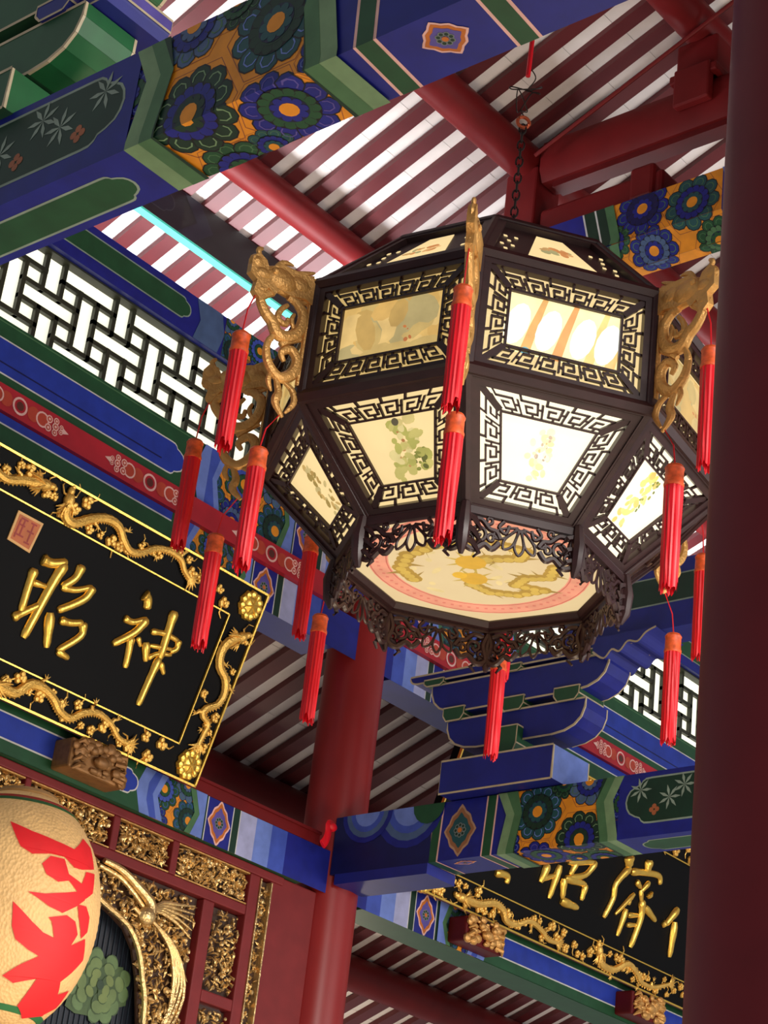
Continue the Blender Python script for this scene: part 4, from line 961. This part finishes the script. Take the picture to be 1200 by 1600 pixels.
# pierced spandrel with a phoenix, over a dark screen
AR = [(4.2, 3.66), (4.895, 3.70), (5.363, 3.73), (5.415, 3.70), (5.525, 3.664), (5.603, 3.63), (5.669, 3.56), (5.718, 3.45), (5.762, 3.277), (5.80, 2.6)]
def above(x, z):
    for (a, b), (c, d) in zip(AR, AR[1:]):
        if a <= x <= c: return z > b+(d-b)*(x-a)/(c-a)+.012
    return x > 5.78
MB().prism([(5.99, 2.6), (5.99, 3.866), (4.2, 3.866)]+AR, lambda a, b, h: V((a, YD+.05-h, b)), 0, .012).build('spandrel_ground', BROWN, DR)
carve('carved_spandrel', 4.2, 5.98, 2.6, 3.86, 91, 1500, GOLD2, .035, 1.15, above)
m = MB(); yp = lambda L, dy=0: [(x, YD+.005-dy, z) for x, z in L]
m.tube(cat(yp([(5.4, 3.855), (5.501, 3.845), (5.611, 3.80), (5.684, 3.76), (5.697, 3.715)], .01)), [.012+.001*i for i in range(17)], 8); m.tube(cat(yp([(5.38, 3.83), (5.5, 3.815), (5.59, 3.775), (5.66, 3.73)], .005)), .01, 8)
m.blob((5.675, YD-.01, 3.70), .045, .03, .04, n=10, m=8); m.tube(yp([(5.64, 3.70), (5.60, 3.715), (5.585, 3.70)], .012), [.012, .008, .002], 6)
for i in range(6): m.tube(cat(yp([(5.70, 3.70), (5.78+.02*i, 3.66-.01*i), (5.86+.02*i, 3.58-.03*i), (5.90-.01*i, 3.42-.05*i), (5.86-.02*i, 3.30-.06*i)], .006)), [.008]*12+[.006, .005, .004, .003, .002], 6)
for i in range(5): m.tube(cat(yp([(5.70, 3.73), (5.76, 3.78-.01*i), (5.86, 3.80-.02*i), (5.95, 3.82-.035*i)], .006)), [.009]*8+[.007, .006, .005, .004, .002], 6)
m.build('phoenix', GOLD2, DR, True)
for q in range(len(AR)-1): pass
MB().tube(cat([(x, YD+.0, z) for x, z in AR]), .012, 6).build('arch_bead', GOLD2, DR, True)
sm = mat('dark_screen', (26, 32, 46), .5, var=.6, scale=30, stretch=(14, 1, .6))
MB().box(4.2, 5.99, YD+.09, YD+.1, 2.4, 3.86).build('screen', sm, DR)
m = MB()
for i in range(42): m.tube([(4.6+i*.028, YD+.086, 2.6), (4.6+i*.028, YD+.086, 3.72)], .0028, 5)
m.build('bead_strands', mat('bead_glass', (44, 54, 66), .3), DR, kind='stuff')
p = Paint([(lambda a, b, h: V((a, YD+.08-h, b)), (4, 2, 7, 5))], .0008)
p.poly([(5.444, 3.449), (5.481, 3.493), (5.547, 3.519), (5.593, 3.479), (5.675, 3.491), (5.681, 3.44), (5.65, 3.389), (5.72, 3.38), (5.722, 3.345), (5.633, 3.306), (5.549, 3.26), (5.457, 3.251), (5.401, 3.267), (5.407, 3.311), (5.464, 3.368)], lin((74, 96, 60)), 0)
p.disc(5.56, 3.385, .13, lin((74, 98, 62)), 0, 20, ry=.115); rnd = random.Random(12)
for ring, (rr, nn_, sz) in enumerate(((.105, 11, .048), (.07, 9, .045), (.035, 6, .035))):
    for k in range(nn_):
        a = k*6.283/nn_+ring*.4; x, z = 5.56+rr*1.15*math.cos(a)+.02*math.sin(3*a), 3.385+rr*math.sin(a)
        p.disc(x, z, sz, lin((70, 92, 60)), 1+ring*3, 12, ry=sz*.8, rot=a); p.disc(x+.3*sz*math.cos(a), z+.3*sz*math.sin(a), sz*.72, lin((98+10*ring, 124+6*ring, 82)), 2+ring*3, 12, ry=sz*.55, rot=a+1.57)
p.disc(5.56, 3.39, .02, lin((52, 72, 54)), 11); p.done(DR, 'painted_peony')

# ================================================================== round paper lantern at lower left
RL = thing('paper_lantern', 'round cream paper lantern with bold red strokes at the bottom left', 'lantern', loc=(4.325, 5.436, 3.273))
RA, RB = .315, .42
def rs(lon, zz, k=1.0):
    a = math.radians(lon); r = RA*math.sqrt(max(0, 1-zz*zz)); return V((r*k*math.cos(a), r*k*math.sin(a), RB*zz*k))
lp = mat('oiled_paper', (218, 176, 116), .55, var=.1, scale=10, emit=.2)
nt = lp.node_tree; vo = nt.nodes.new('ShaderNodeTexVoronoi'); vo.inputs['Scale'].default_value = 60; bp = nt.nodes.new('ShaderNodeBump'); bp.inputs['Strength'].default_value = .35; bp.inputs['Distance'].default_value = .01
nt.links.new(vo.outputs['Distance'], bp.inputs['Height']); nt.links.new(bp.outputs[0], nt.nodes['Principled BSDF'].inputs['Normal'])
MB().lathe([(RA*math.sqrt(max(.0, 1-z*z))*(1+.004*(i % 2)), RB*z) for i, z in enumerate([-.93+.031*j for j in range(61)])], n=64).build('paper_shell', lp, RL, True)
for z0, z1, nm in ((RB*.92, RB*.985, 'top_ring'), (-RB*1.06, -RB*.92, 'bottom_ring')): MB().lathe([(.10, z0), (.112, (z0+z1)/2), (.10, z1)], n=32).build(nm, mat('lantern_ring', (190, 150, 96), .5), RL, True)
POL = [[(222.7, 0.557), (239.1, 0.502), (256.5, 0.469), (271.9, 0.451), (285.5, 0.591), (295.5, 0.546), (294.1, 0.367), (278.3, 0.306), (271.3, 0.296), (263.2, 0.355), (252.9, 0.346), (241.0, 0.309), (233.0, 0.353)],
 [(253.0, 0.328), (263.2, 0.337), (267.1, 0.227), (278.7, 0.193), (282.9, 0.306), (294.3, 0.332), (291.5, 0.165), (282.3, 0.077), (273.4, 0.129), (267.5, 0.176), (259.9, 0.139), (251.5, 0.172), (247.9, 0.248)],
 [(242.2, 0.006), (252.7, 0.021), (267.0, 0.079), (275.4, 0.119), (283.4, 0.081), (276.3, 0.003), (266.6, -0.084), (257.0, -0.067)],
 [(234.7, -0.089), (239.9, -0.134), (248.5, -0.209), (256.9, -0.265), (265.2, -0.28), (260.7, -0.171), (257.9, -0.147), (270.1, -0.089), (278.1, -0.11), (283.3, -0.193), (280.6, -0.286), (292.7, -0.193), (301.2, -0.336), (293.6, -0.464), (287.0, -0.551), (296.8, -0.662), (302, -0.79), (277.1, -0.855), (260.8, -0.789), (264.5, -0.588), (247.9, -0.655), (238.3, -0.621), (248.0, -0.526), (259.1, -0.436), (250.5, -0.411), (240.7, -0.357), (237.0, -0.27)],
 [(276.9, 0.022), (285.4, 0.038), (291.3, -0.026), (293.0, -0.14), (287.8, -0.21), (280.1, -0.068)],
 [(293.6, -0.635), (307.2, -0.564), (312, -0.70), (301, -0.78)]]
rm_ = mat('red_ink', (214, 26, 34), .6, var=.12, emit=.12)
for P in POL:
    m = MB()
    T = tessellate_polygon([[V((a, b, 0)) for a, b in P]]); todo = [[P[i] for i in t] for t in T]
    for _ in range(3):
        nx = []
        for a, b, c in todo:
            ab, bc, ca = [((p_[0]+q_[0])/2, (p_[1]+q_[1])/2) for p_, q_ in ((a, b), (b, c), (c, a))]
            nx += [(a, ab, ca), (ab, b, bc), (ca, bc, c), (ab, bc, ca)]
        todo = nx
    idx = {}; vs = []; fs = []
    for t in todo:
        f = []
        for a, b in t:
            k = (round(a, 3), round(b, 4))
            if k not in idx: idx[k] = len(vs); vs.append(rs(a, b, 1.012))
            f.append(idx[k])
        fs.append(tuple(f))
    m.add(vs, fs); m.build('brush_mark', rm_, RL, True)
for z0, z1, c in ((.80, .83, (44, 110, 60)), (.83, .86, (190, 60, 50)), (-.84, -.80, (44, 110, 60))):
    MB().lathe([(RA*math.sqrt(1-z*z)*1.012, RB*z*1.004) for z in (z0, (z0+z1)/2, z1)], n=64).build('painted_band', mat('band_%d' % c[0], c, .6), RL, True)
MB().tube([(0, 0, RB*.97), (0, .02, RB*1.0), (0, .78, RB*1.0)], .008, 6).build('hook', IRON, RL)
